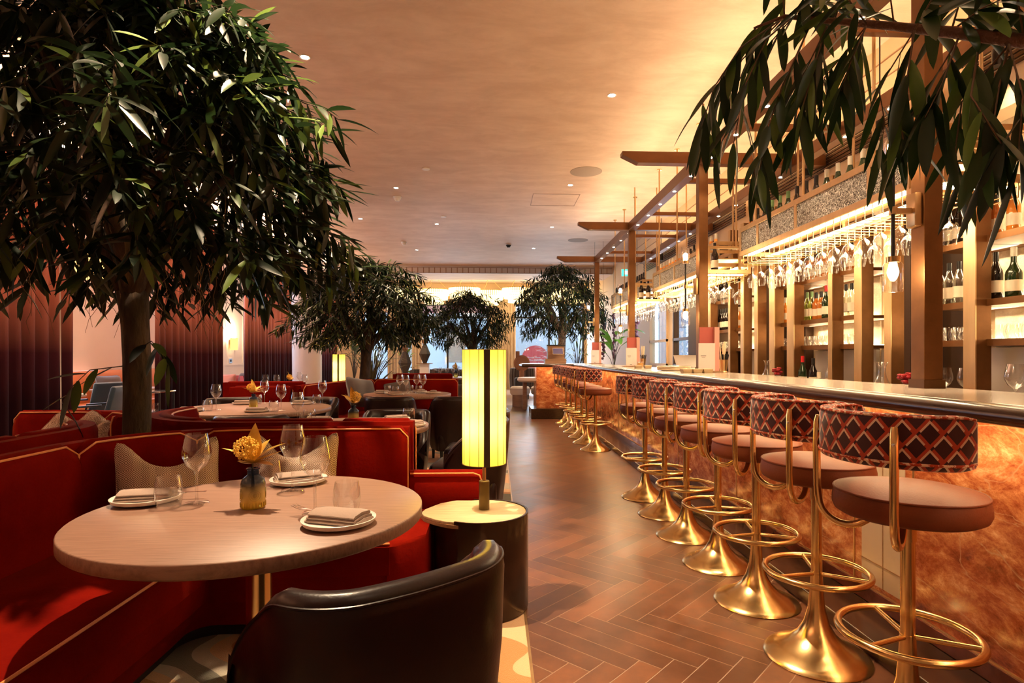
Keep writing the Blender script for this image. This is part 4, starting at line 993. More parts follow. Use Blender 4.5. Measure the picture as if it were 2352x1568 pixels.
def cushion(loc, rz, tilt, label, m='weave', w=.44, h=.42, chop=0, group='patterned cushions', roll=0):
    t = thing('cushion', label, 'cushion', loc, group=group); t.rotation_euler = (R(tilt), R(roll), R(rz))
    c = cushion_mesh(w, h, .19, chop).build('cover', M[m], t, ang=180)
    e = []
    for k in range(64):
        a = k/16; s = int(a); f = a-s; u, v = [(-1+2*f, 1), (1, 1-2*f), (1-2*f, -1), (-1, -1+2*f)][s]
        x = u*w/2*(1-.06*(1-v*v))*(1-.07*v**8*u*u); z = v*h/2*(1-.06*(1-u*u))*(1-.07*u**8*v*v)
        if v > 0: z -= chop*math.cos(PI/2*min(abs(u), 1))**1.5*v*v
        e.append((x, 0, z))
    MB().tube(e, .004, 6, True).build('welt', M[m], t)
    return t
cushion((-1.52, 2.82, .655), 32, -16, 'left of the two herringbone cushions on the nearest banquette', chop=.15, w=.43, h=.44)
cushion((-1.02, 3.04, .655), 6, -16, 'right of the two herringbone cushions, behind the gold flowers', chop=.14, w=.43, h=.43)
cushion((-2.66, 3.74, .71), 20, -20, 'left of three pale patterned cushions on the short banquette', w=.29, h=.30, roll=38)
cushion((-2.48, 3.73, .72), 10, -22, 'middle of three pale patterned cushions on the short banquette', w=.30, h=.31, roll=42)
cushion((-2.36, 3.66, .71), -5, -20, 'right of three pale patterned cushions on the short banquette', w=.23, h=.24, roll=44)
cushion((-1.86, 8.30, .74), 58, -22, 'large plain grey cushion on the far red banquette', m='grey_fabric', w=.50, h=.44, group='plain grey cushions', roll=8)
cushion((-1.45, 8.92, .70), 12, -20, 'smaller grey cushion beside the large grey one', m='grey_fabric', w=.40, h=.36, group='plain grey cushions', roll=-10)

# --- tables
def table(x, y, r, label, h=.75, n=72, ped=.040):
    t = thing('dining_table', label, 'table', (x, y, 0), group='round oak dining tables')
    MB().lathe([(.001, h-.042), (r-.006, h-.042), (r, h-.036), (r, h-.004), (r-.004, h), (.001, h)], n).build('tabletop', M['oak'], t, ang=50)
    MB().cyl(0, 0, .02, h-.043, ped, 32).build('pedestal', M['brass'], t)
    MB().lathe([(.26, 0), (.26, .010), (.25, .016), (ped, .020)], 40).build('foot_plate', M['brass_satin'], t)
    return t
T1 = (-.777, 1.976); T2 = (-1.02, 4.35); T3 = (-2.34, 5.83); T4 = (-1.17, 7.95)
table(*T1, .530, 'large round oak table in the front left, laid for three')
table(*T2, .530, 'round oak table mostly hidden behind the nearest banquettes')
table(*T3, .715, 'wide round oak table between four brown tub chairs')
table(*T4, .575, 'farthest dressed round table in front of the grey cushions')

# --- tub chairs
def make_tub():
    t = thing('tub_chair', 'chair', 'chair', (0, 0, 0), group='dark brown leather tub chairs')
    # faces +Y; back at -Y
    W_, D_ = .30, .27
    pts = [(W_, .13), (W_+.004, .07), (W_, -.02)]
    pts += [(W_-.20+.20*math.cos(R(a)), -.10+.20*math.sin(R(a))) for a in (-6, -20, -35, -50, -65, -80)]
    pts += [(0, -.308)]
    pts += [(-x, y) for x, y in pts[:-1][::-1]]
    # smooth by subdividing
    for _ in range(2):
        q = [pts[0]]
        for a, b in zip(pts[:-1], pts[1:]): q += [(a[0]*.75+b[0]*.25, a[1]*.75+b[1]*.25), (a[0]*.25+b[0]*.75, a[1]*.25+b[1]*.75)]
        q.append(pts[-1]); pts = q
    def top(u):
        c = min(u, 1-u)*2; s = min(1, max(0, c/.50))**.75; s = s*s*(3-2*s)
        e = min(1, c/.10); return .50+.28*s-.03*(1-math.sqrt(max(0, 1-(1-e)**2)))
    def prof(u):
        z = top(u); k = .014
        return [(-.050, .14), (-.030, .30), (-.006, .55), (.0, z-.05), (-.006, z-.018), (-.022, z-.002), (-.045, z), (-.070, z-.016), (-.082, z-.05), (-.080, .42), (-.080, .14)]
    # travel goes from +x arm round the back to -x arm: outside is to the right
    sh = MB().sweep(pts, lambda u: [(-o, z) for o, z in prof(u)])
    b = sh.build('back_shell', M['leather'], t, ang=60)
    m = len(pts); pip = []
    for i, (x, y) in enumerate(pts):
        ax, ay = pts[max(i-1, 0)]; bx, by = pts[min(i+1, m-1)]; l = math.hypot(bx-ax, by-ay); nx, ny = (by-ay)/l, -(bx-ax)/l
        z = top(i/(m-1)); pip.append((x+nx*.004, y+ny*.004, z-.022))
    MB().tube(pip, .0035, 6).build('seam_piping', M['leather'], b)
    MB().bbox(-.225, .225, -.22, .27, .33, .455, .045).build('seat_cushion', M['leather'], t)
    MB().bbox(-.24, .24, -.24, .25, .14, .335, .03).build('seat_frame', M['leather'], t)
    for x in (-.20, .20):
        for y in (-.19, .20): MB().lathe([(.014, 0), (.022, .15)], 12, (x, y, 0)).build('leg', M['black'], t)
    return t
tub = make_tub()
ch = [(-.315, 1.49, 37, 'dark brown leather tub chair in the foreground, back to the camera at the front table'),
      (-.20, 4.52, 82, 'tub chair at the hidden table, its seat showing left of the yellow lamp'),
      (-.17, 5.30, 88, 'tub chair right behind the yellow lamp, edge on to the aisle'),
      (-.86, 5.05, 178, 'tub chair facing the camera across the hidden table'),
      (-2.92, 6.68, 200, 'left tub chair on the far side of the wide round table'),
      (-2.10, 6.72, 168, 'right tub chair on the far side of the wide round table'),
      (-2.62, 5.02, -12, 'left tub chair on the near side of the wide round table'),
      (-1.98, 4.98, 8, 'right tub chair on the near side of the wide round table'),
      (-1.25, 7.15, 2, 'tub chair with its back to the camera at the farthest dressed table'),
      (-.50, 7.15, 20, 'tall-looking tub chair partly behind the yellow lamp at the farthest dressed table')]
for k, (x, y, a, lb) in enumerate(ch):
    if k == 0: tub.location = (x, y, 0); tub.rotation_euler = (0, 0, R(a)); tub['label'] = lb
    else: dup(tub, (x, y, 0), R(a), lb)

# --- tableware
PL, NP, FK = [], [], []
def plate(): return MB().lathe([(.060, 0), (.085, .002), (.102, .008), (.108, .020), (.106, .021), (.100, .012), (.085, .007), (.001, .006)], 48)
def folded_napkin():
    m = MB(); n = 12; vs = []; fs = []
    layers = [(.0, .012), (.010, .010), (.019, .011)]
    for li, (z0, th) in enumerate(layers):
        w, d = .088-.004*li, .047-.003*li
        m.sweep([(-w, 0), (-w*.6, .002), (0, .003), (w*.6, .001), (w, 0)], [(-d, z0+.002), (-d, z0+th*.6), (-d*.9, z0+th), (0, z0+th+.004), (d*.85, z0+th*.9), (d*1.04, z0+th*.5), (d, z0+.001)])
    return m
def fork(cut=None):
    m = MB(); m.add([], [])
    m.sweep([(0, -.10), (0, -.02), (0, .03)], lambda u: [(-.004+.001*u, 0), (.004-.001*u, 0), (.004-.001*u, .0018), (-.004+.001*u, .0018)])
    m.sweep([(0, .03), (0, .045), (0, .06)], lambda u: [(-.003-.009*u, .0), (.003+.009*u, .0), (.003+.009*u, .0018), (-.003-.009*u, .0018)])
    for k in range(4):
        x = -.0105+.007*k; m.tube([(x, .058, .001), (x, .08, .003), (x*.95, .10, .008)], .0013, 6)
    return m
def setting(x, y, z, rz, where, fork_at=None, zs=1):
    p = put_single(PL, plate, 'plate', 'ceramic', (x, y, z+.001), 'white rimmed side plate '+where, 'plate', 'white side plates')
    n = put_single(NP, folded_napkin, 'napkin', 'napkin', (x, y, z+.010), 'folded taupe napkin '+where, 'napkin', 'folded napkins', rz=rz)
def tumbler(x, y, z, where, sc=1):
    put_single(TUMB, tumbler_mesh, 'tumbler', 'glass', (x, y, z+.001), 'stemless water glass '+where, 'tumbler', 'water glasses on the tables', sc=sc)
def wineg(x, y, z, where, sc=1):
    put_single(WG, wine_glass_mesh, 'wine_glass', 'glass', (x, y, z+.001), 'tall wine glass '+where, 'wine glass', 'wine glasses on the tables', sc=sc)
z = .75
setting(-1.195, 2.075, z, R(12), 'at the left of the front table')
setting(-.464, 1.772, z, R(-20), 'at the right of the front table, nearest the camera')
setting(-.775, 2.36, z, R(25), 'at the back of the front table')
tumbler(-1.083, 2.005, z, 'by the left plate of the front table'); tumbler(-.474, 1.905, z, 'behind the right plate of the front table'); tumbler(-.862, 2.30, z, 'behind the flower vase on the front table')
wineg(-1.012, 2.045, z, 'right of the left plate on the front table', 1.13); wineg(-.573, 1.902, z, 'nearest the right plate on the front table', 1.16); wineg(-.752, 2.225, z, 'middle of three on the front table, before the back plate', 1.16)
for (x, y, rz, w) in ((-.548, 1.835, 60, 'leaning on the right plate of the front table'), (-.742, 2.30, 120, 'beside the back plate of the front table'), (-1.115, 2.105, 100, 'on the left plate of the front table')):
    o = put_single(FK, fork, 'fork', 'steel', (x, y, z+.024), 'silver fork '+w, 'fork', 'silver forks', rz=R(rz)); o.rotation_euler[0] = R(0)
# flower vases
def gold_flower_vase(x, y, z, label, sc=1, big=True):
    t = thing('flower_vase', label, 'vase', (x, y, z), group='little glass vases with golden flowers'); t.scale = (sc,)*3
    MB().lathe_open([(.001, .003), (.030, .003), (.036, 0), (.0385, .006), (.0385, .068), (.0385, .080), (.034, .095), (.022, .104), (.018, .108), (.0175, .124), (.021, .126), (.021, .130), (.0165, .130)], 32).build('bottle_vase', M['vase'], t)
    r = MB()
    for a in (30, 120, 210, 300):
        for rr in (.006, .012, .018):
            r.tube([(.0392*math.cos(R(a)+rr*math.cos(2*PI*k/16)/.0385), .0392*math.sin(R(a)+rr*math.cos(2*PI*k/16)/.0385), .045+rr*math.sin(2*PI*k/16)) for k in range(16)], .0010, 5, True)
    for k in range(26):
        a = 2*PI*k/26; r.tube([(.0390*math.cos(a), .0390*math.sin(a), .005), (.0390*math.cos(a), .0390*math.sin(a), .020)], .0012, 5)
    r.build('embossed_pattern', M['vase'], t)
    MB().tube([(.004, 0, .03), (.0, 0, .09), (-.002, 0, .15)], .003, 8).tube([(-.004, 0, .05), (-.001, 0, .15)], .002, 6).build('stem', M['stem'], t)
    L = MB(); rr = random.Random(11)
    def petal(ang, elev, ln, w, curl, base=(0, 0, .145)):
        n = 10; vs = []; fs = []
        ca_, sa_ = math.cos(R(ang)), math.sin(R(ang)); h = base[2]; d = 0; e = elev
        pr = []
        for i in range(n+1):
            u = i/n; pr.append((d, h, e)); d += math.cos(R(e))*ln/n; h += math.sin(R(e))*ln/n; e -= curl/n
        for i, (dd, hh, ee) in enumerate(pr):
            u = i/n; ww = w*math.sin(PI*min(1, .06+u*.94)**.8)*(1 if u < .99 else .05)
            up = (-math.sin(R(ee)), math.cos(R(ee)))
            for sgn, cup in ((-1, .22), (-.5, .06), (0, 0), (.5, .06), (1, .22)):
                o = sgn*ww; uz = cup*ww
                px_, pz_ = dd+up[0]*uz, hh+up[1]*uz
                vs.append((base[0]+ca_*px_-sa_*o, base[1]+sa_*px_+ca_*o, pz_))
        for i in range(n):
            for j in range(4): a = i*5+j; fs.append((a, a+1, a+6, a+5))
        L.add(vs, fs)
    for ang, el, ln, w, cu in ((100, 80, .135, .026, 10), (15, 45, .12, .026, 30), (-10, 25, .115, .024, 5), (-25, 12, .10, .022, -5), (175, 38, .12, .014, 30), (200, -5, .05, .022, -40), (330, 5, .10, .02, 10), (265, 15, .05, .020, -30), (60, 60, .10, .02, 30), (230, 10, .055, .02, -20)):
        petal(ang, el, ln, w, cu)
    L.build('gilded_leaves', M['gold_leaf'], t, ang=80)
    if big:
        B = MB()
        for k in range(260):
            a = rr.uniform(0, 6.28); zz = rr.uniform(-1, 1); q = math.sqrt(1-zz*zz); e = rr.uniform(.72, 1)*.042
            B.sph((-.022+math.cos(a)*q*e, math.sin(a)*q*e, .195+zz*e*.9), .0034, 6, 4)
        for k in range(40):
            a = rr.uniform(0, 6.28); zz = rr.uniform(-1, 1); q = math.sqrt(1-zz*zz); e = .038
            B.tube([(-.005, 0, .15), (-.022+math.cos(a)*q*e, math.sin(a)*q*e, .195+zz*e*.9)], .0008, 4)
        o = B.build('golden_berries', mat('gold_berry', (.80, .52, .09), .4, .3), t); o['kind'] = 'stuff'
    return t
v1 = gold_flower_vase(-.800, 1.985, z+.001, 'two-tone glass vase with large gilded leaves on the front table')
dup(v1, (T3[0]-.03, T3[1]+.06, z+.001), R(40), 'two-tone vase with golden flowers in the middle of the wide round table')
dup(v1, (-1.07, 4.50, z+.001), R(150), 'dark vase with yellow dried flowers on the hidden table')
dup(v1, (-3.05, 8.9, z+.001), R(90), 'golden flowers on the table beyond the straight banquettes')
# wide round table
for k, (dx, dy, rz, w) in enumerate(((-.42, -.36, 0, 'front left of the wide round table'), (.20, -.44, 5, 'front right of the wide round table'), (-.28, .42, 10, 'back left of the wide round table'), (.33, .40, -10, 'back right of the wide round table'))):
    setting(T3[0]+dx, T3[1]+dy, z, R(rz), w)
    wineg(T3[0]+dx+.18, T3[1]+dy+.10, z, 'at the '+w, 1.15); tumbler(T3[0]+dx+.15, T3[1]+dy-.0, z, 'at the '+w)
for k, (dx, dy, w) in enumerate(((-.33, .22, 'back left of the hidden table'), (.25, .28, 'back right of the hidden table'), (.42, -.12, 'right edge of the hidden table'))):
    setting(T2[0]+dx, T2[1]+dy, z, R(20*k), w)
    if k < 2: tumbler(T2[0]+dx-.02+.14*k, T2[1]+dy-.16, z, 'at the '+w, 1.1)
tumbler(-1.33, 4.20, z, 'at the left of the hidden table'); wineg(-1.42, 4.30, z, 'at the left of the hidden table', 1.15)
for k, (dx, dy, w) in enumerate(((-.36, .10, 'left of the farthest dressed table'), (-.12, -.28, 'front of the farthest dressed table'), (.12, .26, 'back of the farthest dressed table'), (.34, .0, 'right of the farthest dressed table'))):
    setting(T4[0]+dx, T4[1]+dy, z, R(30*k), w)
    wineg(T4[0]+dx*.45+.05, T4[1]+dy*.5, z, 'at the '+w, 1.2); tumbler(T4[0]+dx*.6-.05, T4[1]+dy*.6-.08, z, 'at the '+w, 1.1)

# --- drum side tables and lamps
def drum(x, y, label):
    t = thing('side_table', label, 'side table', (x, y, 0), group='drum side tables with lamps')
    MB().lathe([(.225, 0), (.235, .012), (.235, .444), (.001, .444)], 64).build('drum_body', M['drum'], t, ang=50)
    MB().sweep([(.2305*math.cos(R(a)), .2305*math.sin(R(a))) for a in range(-122, 108, 8)], [(-.0045, .443), (.0045, .443), (.0045, .477), (-.0045, .477)]).build('rim', M['drum'], t)
    pts = [(.224*math.cos(R(a)), .224*math.sin(R(a))) for a in range(-115, 106, 10)]+[(-.14, .222), (-.22, .165), (-.285, .05), (-.30, -.02), (-.275, -.08), (-.215, -.145), (-.16, -.185)]
    MB().prism(pts, .4605, .474).add([], []).build('timber_top', M['pale_oak'], t, smooth=False, bevel=.003)
    MB().prism([(-.14, .222), (-.22, .165), (-.285, .05), (-.30, -.02), (-.275, -.08), (-.215, -.145), (-.16, -.188), (-.10, -.212), (-.17, -.164), (-.2365, 0), (-.17, .17)][::-1], .4445, .4604).build('timber_lip', M['wood_mid'], t, smooth=False)
    return t
def table_lamp(x, y, z, label, power):
    t = thing('table_lamp', label, 'lamp', (x, y, z), group='yellow pleated table lamps')
    MB().lathe([(.026, 0), (.0265, .002), (.0265, .142), (.024, .145), (.001, .145)], 28).build('base_cylinder', M['bronze_lamp'], t)
    MB().cyl(0, 0, .142, .30, .0095, 16).build('pole', M['brass_satin'], t)
    n = 14; m = MB(); zs = (.233, .808)
    ring = []
    for k in range(n):
        a = 2*PI*k/n; ring.append((.110*math.cos(a), .110*math.sin(a)))
        for s in (.2, .4, .6, .8):
            b = 2*PI*(k+s)/n; ring.append((.107*math.cos(b), .107*math.sin(b)))
    N = len(ring); m.add([(x_, y_, zs[0]) for x_, y_ in ring]+[(x_, y_, zs[1]) for x_, y_ in ring], [(k, (k+1) % N, N+(k+1) % N, N+k) for k in range(N)])
    s = m.build('pleated_shade', M['shade'], t, ang=30)
    r = MB()
    for k in range(n):
        a = 2*PI*k/n; r.tube([(.1105*math.cos(a), .1105*math.sin(a), zs[0]), (.1105*math.cos(a), .1105*math.sin(a), zs[1])], .0016, 5)
    r.tube([(.1105*math.cos(2*PI*k/40), .1105*math.sin(2*PI*k/40), zs[0]) for k in range(40)], .0018, 5, True).tube([(.1105*math.cos(2*PI*k/40), .1105*math.sin(2*PI*k/40), zs[1]) for k in range(40)], .0018, 5, True)
    r.build('ribs', M['shade_rib'], s)
    q = [(.1125*math.cos(R(a)), .1125*math.sin(R(a))) for a in (-90, -86, -82, -78, -74)]+[(.108*math.cos(R(a)), .108*math.sin(R(a))) for a in (-74, -78, -82, -86, -90)]
    MB().prism(q, zs[0]-.002, zs[1]+.001).build('bronze_stave', M['stem'], s)
    for zz in (.42, .62):
        b = MB().sph((-.02, 0, zz), .028, 14, 8, 1.5).build('bulb', M['bulb'], t)
        lamp('bulb_glow', 'POINT', (-.02, 0, zz), power, (1, .80, .42), .05, parent=t)
    return t
drum(-.068, 2.96, 'dark drum side table with a pale live-edge top beside the aisle')
table_lamp(-.055, 2.99, .4752, 'tall yellow pleated lamp on the drum table by the aisle', 2.4)
drum(-2.80, 10.70, 'drum side table in the middle distance, hidden behind the banquettes')
table_lamp(-2.80, 10.70, .4752, 'smaller-looking yellow pleated lamp in the middle distance', 6)

# ------------------------------------------------------------------ left zone
def curtain(x0, y0, x1, y1, z0, z1, label, m='curtain', pitch=.17, amp=.045, group='plum curtains along the left side'):
    t = thing('curtain', label, 'curtain', (0, 0, 0), group=group)
    L = math.hypot(x1-x0, y1-y0); n = max(8, int(L/pitch*10)); dx, dy = (x1-x0)/L, (y1-y0)/L; nx, ny = dy, -dx
    rr = random.Random(int(abs(y0)*100)); ph = [rr.uniform(-.5, .5) for _ in range(40)]
    rows = 9; vs = []; fs = []
    for r_ in range(rows):
        v = r_/(rows-1); zz = z0+(z1-z0)*v
        for i in range(n+1):
            s = L*i/n; w = s/pitch*2*PI; k = int(s/pitch) % 40
            a = amp*(1.15-.35*v)*(.85+.7*abs(ph[k]))
            o = a*math.sin(w+ph[(k*3) % 40]*.4)+.012*math.sin(w*.37+v*2)
            vs.append((x0+dx*s+nx*o, y0+dy*s+ny*o, zz))
    for r_ in range(rows-1):
        for i in range(n):
            a = r_*(n+1)+i; fs.append((a, a+1, a+n+2, a+n+1))
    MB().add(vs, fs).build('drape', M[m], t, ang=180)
    MB().tube([(x0-dx*.05, y0-dy*.05, z1+.03), (x1+dx*.05, y1+dy*.05, z1+.03)], .012, 8).build('curtain_rail', M['brass_satin'], t)
    if m != 'curtain': MB().box((x0+x1)/2-.01, (x0+x1)/2+.01, (y0+y1)/2-.01, (y0+y1)/2+.01, z1+.03, CZ-.001).build('rail_hanger', M['brass_satin'], t, smooth=False)
    return t
cv = thing('added_light_trough', 'slim added brass trough with unseen uplights over the plum curtains', 'added light trough', (0, 0, 0))  # trough and its uplights are added to brighten the left ceiling
MB().box(-4.66, -4.54, -1.5, 17.2, 3.42, 3.44).build('trough', M['brass_satin'], cv, smooth=False)
for y_ in (0, 4, 7.4, 11, 14.2, 17): MB().cyl(-4.6, y_, 3.44, CZ, .008, 8).build('hanger', M['brass_satin'], cv)
MB().box(-4.62, -4.58, -1.4, 17.1, 3.441, 3.45).build('added_light_strip', M['led_soft'], cv, smooth=False)
lamp('added_ceiling_wash', 'AREA', (-4.6, 7.8, 3.46), 300, (1, .60, .40), (.06, 18.4), (R(180), 0, 0), cv)
for y_ in (3.2, 5.4, 9.0, 12.2, 15.8):
    MB().cyl(-4.0, y_, 3.77, CZ, .03, 14).build('added_spot_head', M['black'], cv); lamp('added_curtain_wash', 'SPOT', (-4.0, y_, 3.75), 90, (1, .68, .45), .03, (0, R(-14), 0), cv, spot_size=R(75), spot_blend=.9)  # extra spots added to warm and brighten the curtains
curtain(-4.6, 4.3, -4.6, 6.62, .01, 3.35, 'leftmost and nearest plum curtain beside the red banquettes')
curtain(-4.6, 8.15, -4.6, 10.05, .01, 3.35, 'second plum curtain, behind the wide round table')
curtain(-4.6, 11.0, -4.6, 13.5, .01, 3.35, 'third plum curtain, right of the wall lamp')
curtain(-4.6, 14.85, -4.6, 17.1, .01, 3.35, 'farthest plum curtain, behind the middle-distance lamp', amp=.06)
for k, (a, b, lb) in enumerate(((-4.0, -3.3, 'cream curtain left of the wide far window'), (-3.1, -2.7, 'narrow cream curtain in front of the far middle window'), (-.05, .78, 'tall cream curtain between the two far windows'))):
    curtain(a, 22.1, b, 22.1, .02, 3.7, lb, 'cream_curtain', .11, .035, 'cream curtains at the far wall')
# wall lamp
o = thing('wall_lamp', 'amber fringed wall lamp glowing on the pale wall between curtains', 'lamp', (XL+.03, 16.35, 1.62))
MB().bbox(0, .03, -.09, .09, -.05, .12, .01).build('back_plate', M['brass'], o)
f = MB()
for k in range(15):
    a = R(-90+180*k/14); f.tube([(.05+.09*math.cos(a), .15*math.sin(a), .13), (.05+.09*math.cos(a), .15*math.sin(a), -.20)], .013, 6)
f.build('glass_fringe', emis('amber_fringe', (1, .50, .12), 1.6), o)
MB().sph((.07, 0, .16), .05, 12, 8).build('bulb', M['bulb'], o); lamp('bulb_glow', 'POINT', (.16, 0, .25), 30, (1, .72, .4), .06, parent=o)
o = thing('wall_plate', 'small dark control plate below the wall lamp', 'switch', (XL+.001, 16.35, 1.13)); MB().box(0, .015, -.09, .09, -.06, .06).build('plate', M['steel'], o, smooth=False); MB().box(.015, .02, -.05, .05, -.03, .03).build('screen', M['black'], o, smooth=False)
# amber pendant behind the big tree
o = thing('pendant_lamp', 'amber fringed pendant hanging behind the big tree', 'lamp', (-5.6, 8.3, 0))
MB().cyl(0, 0, 2.95, CZ, .008, 8).build('rod', M['black'], o)
f = MB()
for k in range(30):
    a = 2*PI*k/30
    for rr_, zt, zb in ((.30, 2.90, 2.55), (.20, 2.55, 2.32)): f.tube([(rr_*math.cos(a), rr_*math.sin(a), zt), (rr_*math.cos(a), rr_*math.sin(a), zb)], .020, 6)
f.build('glass_fringe', emis('amber_fringe2', (1, .52, .15), 1.8), o); lamp('bulb_glow', 'POINT', (0, 0, 2.7), 120, (1, .68, .36), .15, parent=o)
# tan banquette, tables and blue chairs beyond the curtains
o = thing('tan_banquette', 'buttoned tan leather banquette under the left window', 'banquette', (0, 0, 0))
s = MB()
yy = 8.0
while yy < 14.4: s.sweep([(-6.95, yy), (-6.95, yy+.30)], lambda u: [(0, .42), (.07+.03*math.sin(PI*u), .60), (.05+.03*math.sin(PI*u), .93), (0, 1.0), (-.12, 1.0), (-.12, .42)]); yy += .30
s.build('buttoned_back', M['tan_leather'], o, ang=50)
MB().box(-7.1, -6.35, 8.0, 14.4, .12, .46).build('seat', M['tan_leather'], o, smooth=False, bevel=.02); MB().box(-7.1, -6.5, 8.0, 14.4, 0, .12).build('plinth', M['black'], o, smooth=False)
def simple_chair(x, y, rz, label, m='teal'):
    t = thing('dining_chair', label, 'chair', (x, y, 0), R(rz), 'dark blue dining chairs')
    MB().bbox(-.24, .24, -.24, .24, .40, .48, .03).build('seat', M[m], t)
    MB().bbox(-.24, .24, -.03, .03, 0, .44, .028).xf(Matrix.Translation((0, -.23, .46)) @ Matrix.Rotation(R(14), 4, 'X')).build('backrest', M[m], t)
    for a in (-.22, .22):
        for b in (-.20, .20): MB().lathe([(.013, 0), (.018, .41)], 10, (a, b, 0)).build('leg', M['black'], t)
        MB().tube([(a*1.1, -.22, .66), (a*1.1, .15, .64), (a*1.1, .2, .42)], .014, 8).build('armrest', M['black'], t)
    return t
c0 = simple_chair(-4.95, 7.45, 100, 'blue dining chair just left of the big trunk, beyond the banquette')
dup(c0, (-5.72, 8.60, 0), R(75), 'dark blue dining chair against the left curtain edge')
def square_table(x, y, w, d, label, m='white'):
    t = thing('dining_table', label, 'table', (x, y, 0), group='square tables beyond the curtains')
    MB().bbox(-w/2, w/2, -d/2, d/2, .71, .75, .012).build('tabletop', M[m], t); MB().cyl(0, 0, .02, .71, .04, 16).lathe([(.22, 0), (.22, .015), (.04, .02)], 24).build('pedestal', M['black'], t); return t
square_table(-5.9, 7.6, .8, 1.2, 'white-topped table beside the tan banquette'); square_table(-5.75, 9.6, .8, .8, 'second pale table farther along the tan banquette', 'wood_mid')
cushion((-6.72, 10.6, .70), 80, -15, 'grey cushion on the tan banquette', m='grey_fabric', w=.5, h=.45); cushion((-6.72, 11.3, .70), 85, -15, 'pink patterned cushion on the tan banquette', m='pink', w=.45, h=.45)
o = thing('drinks_trolley', 'dark two-shelf trolley right of the big trunk', 'trolley', (-4.3, 7.55, 0))
for z_ in (.30, .55, .80): MB().bbox(-.22, .22, -.18, .18, z_, z_+.02, .009).build('shelf', M['steel'] if z_ > .2 else M['black'], o)
for a in (-.2, .2):
    for b in (-.16, .16): MB().cyl(a, b, 0, .82, .010, 10).build('upright', M['black'], o)
for k, (a, z_) in enumerate(((-.1, .321), (.08, .321), (-.08, .571), (.1, .571))): put_single(TUMB, tumbler_mesh, 'tumbler', 'glass', (-4.3+a, 7.50, z_), 'glass on the %s of the dark trolley' % ('lower shelf, left', 'lower shelf, right', 'middle shelf, left', 'middle shelf, right')[k], 'tumbler', 'glasses on the trolley')
# pink armchair with cushion
o = thing('armchair', 'rose red armchair with cushions under the wall lamp', 'armchair', (-5.6, 12.6, 0))
MB().sweep(arc(0, 0, .36, -20, 200, 20), [(.06, .2), (.07, .7), (.03, .84), (-.05, .84), (-.06, .2)]).build('curved_back', M['pink'], o, ang=60); MB().lathe([(.001, .2), (.34, .2), (.36, .25), (.35, .42), (.30, .46), (.001, .47)], 30).build('seat', M['pink'], o); MB().lathe([(.25, 0), (.25, .2)], 20).build('base', M['black'], o)
cushion((-5.66, 12.62, .68), 10, -12, 'dusty pink cushion leaning in the rose armchair', m='menu_pink', w=.42, h=.40); cushion((-5.20, 12.60, .70), -12, -12, 'grey cushion leaning in the rose armchair', m='grey_fabric', w=.40, h=.40)
# tables beyond the straight banquettes
square_table(-3.05, 8.95, .9, .7, 'dark table with golden flowers beyond the straight banquettes', 'wood_mid')
for k, (x, y) in enumerate(((-3.35, 8.75), (-3.18, 8.72), (-2.80, 8.80))): wineg(x, y, .75, '%s of three by the golden flowers beyond the banquettes' % ('left', 'middle', 'right')[k], 1.1)
square_table(-3.35, 10.0, .7, .6, 'small table behind the middle-distance lamp', 'wood_mid'); wineg(-3.22, 9.85, .75, 'on the small table behind the middle-distance lamp', 1.15); tumbler(-3.15, 9.78, .75, 'on the small table behind the middle-distance lamp')

# ------------------------------------------------------------------ far lounge
def far_tub(x, y, rz, label, m='grey_fabric'):
    t = thing('lounge_chair', label, 'armchair', (x, y, 0), R(rz), 'grey lounge chairs at the far end')
    s = MB(); 
    for k in range(12):
        a = -10+200*k/12; s.sweep(arc(0, 0, .36, a+1, a+15.6, 4), lambda u: [(.03+.02*math.sin(PI*u), .18), (.05+.03*math.sin(PI*u), .6), (.03+.02*math.sin(PI*u), .86), (-.04, .88), (-.06, .2)])
    s.build('channelled_back', M[m], t, ang=60); MB().lathe([(.001, .18), (.32, .18), (.34, .40), (.30, .46), (.001, .46)], 28).build('seat', M[m], t); MB().lathe([(.22, 0), (.24, .18)], 20).build('base', M['wood_mid'], t)
    return t
fc = far_tub(-1.1, 16.4, 20, 'grey channelled lounge chair left of the yellow lamp, farthest left')
for k, (x, y, a) in enumerate(((-2.0, 16.6, -20), (-1.55, 18.5, 200), (-.15, 16.0, 40), (-.35, 17.9, 180), (.9, 19.3, 180))): dup(fc, (x, y, 0), R(a), 'grey lounge chair at the far end, %s' % ('in front of the far middle window', 'behind the others near the tall sculpture', 'just left of the yellow lamp shade', 'behind the near lounge chairs', 'by the cream curtain')[k])
o = thing('round_table', 'round timber table at the far end beside the red banquette', 'table', (-.95, 14.2, 0)); MB().lathe([(.001, .71), (.6, .71), (.61, .75), (.001, .75)], 40).build('tabletop', M['oak'], o); MB().cyl(0, 0, .015, .71, .05, 20).lathe([(.3, 0), (.3, .015), (.05, .02)], 24).build('pedestal', M['black'], o)
for k in range(6): wineg(-1.3+.15*k, 14.1+.12*(k % 2), .75, '%s from the left on the far timber table' % ORD[k].replace('nearest', 'first'), 1.15)
dup(v1, (-.95, 14.3, .751), 0, 'pale dried flowers on the far timber table', sc=1.3)
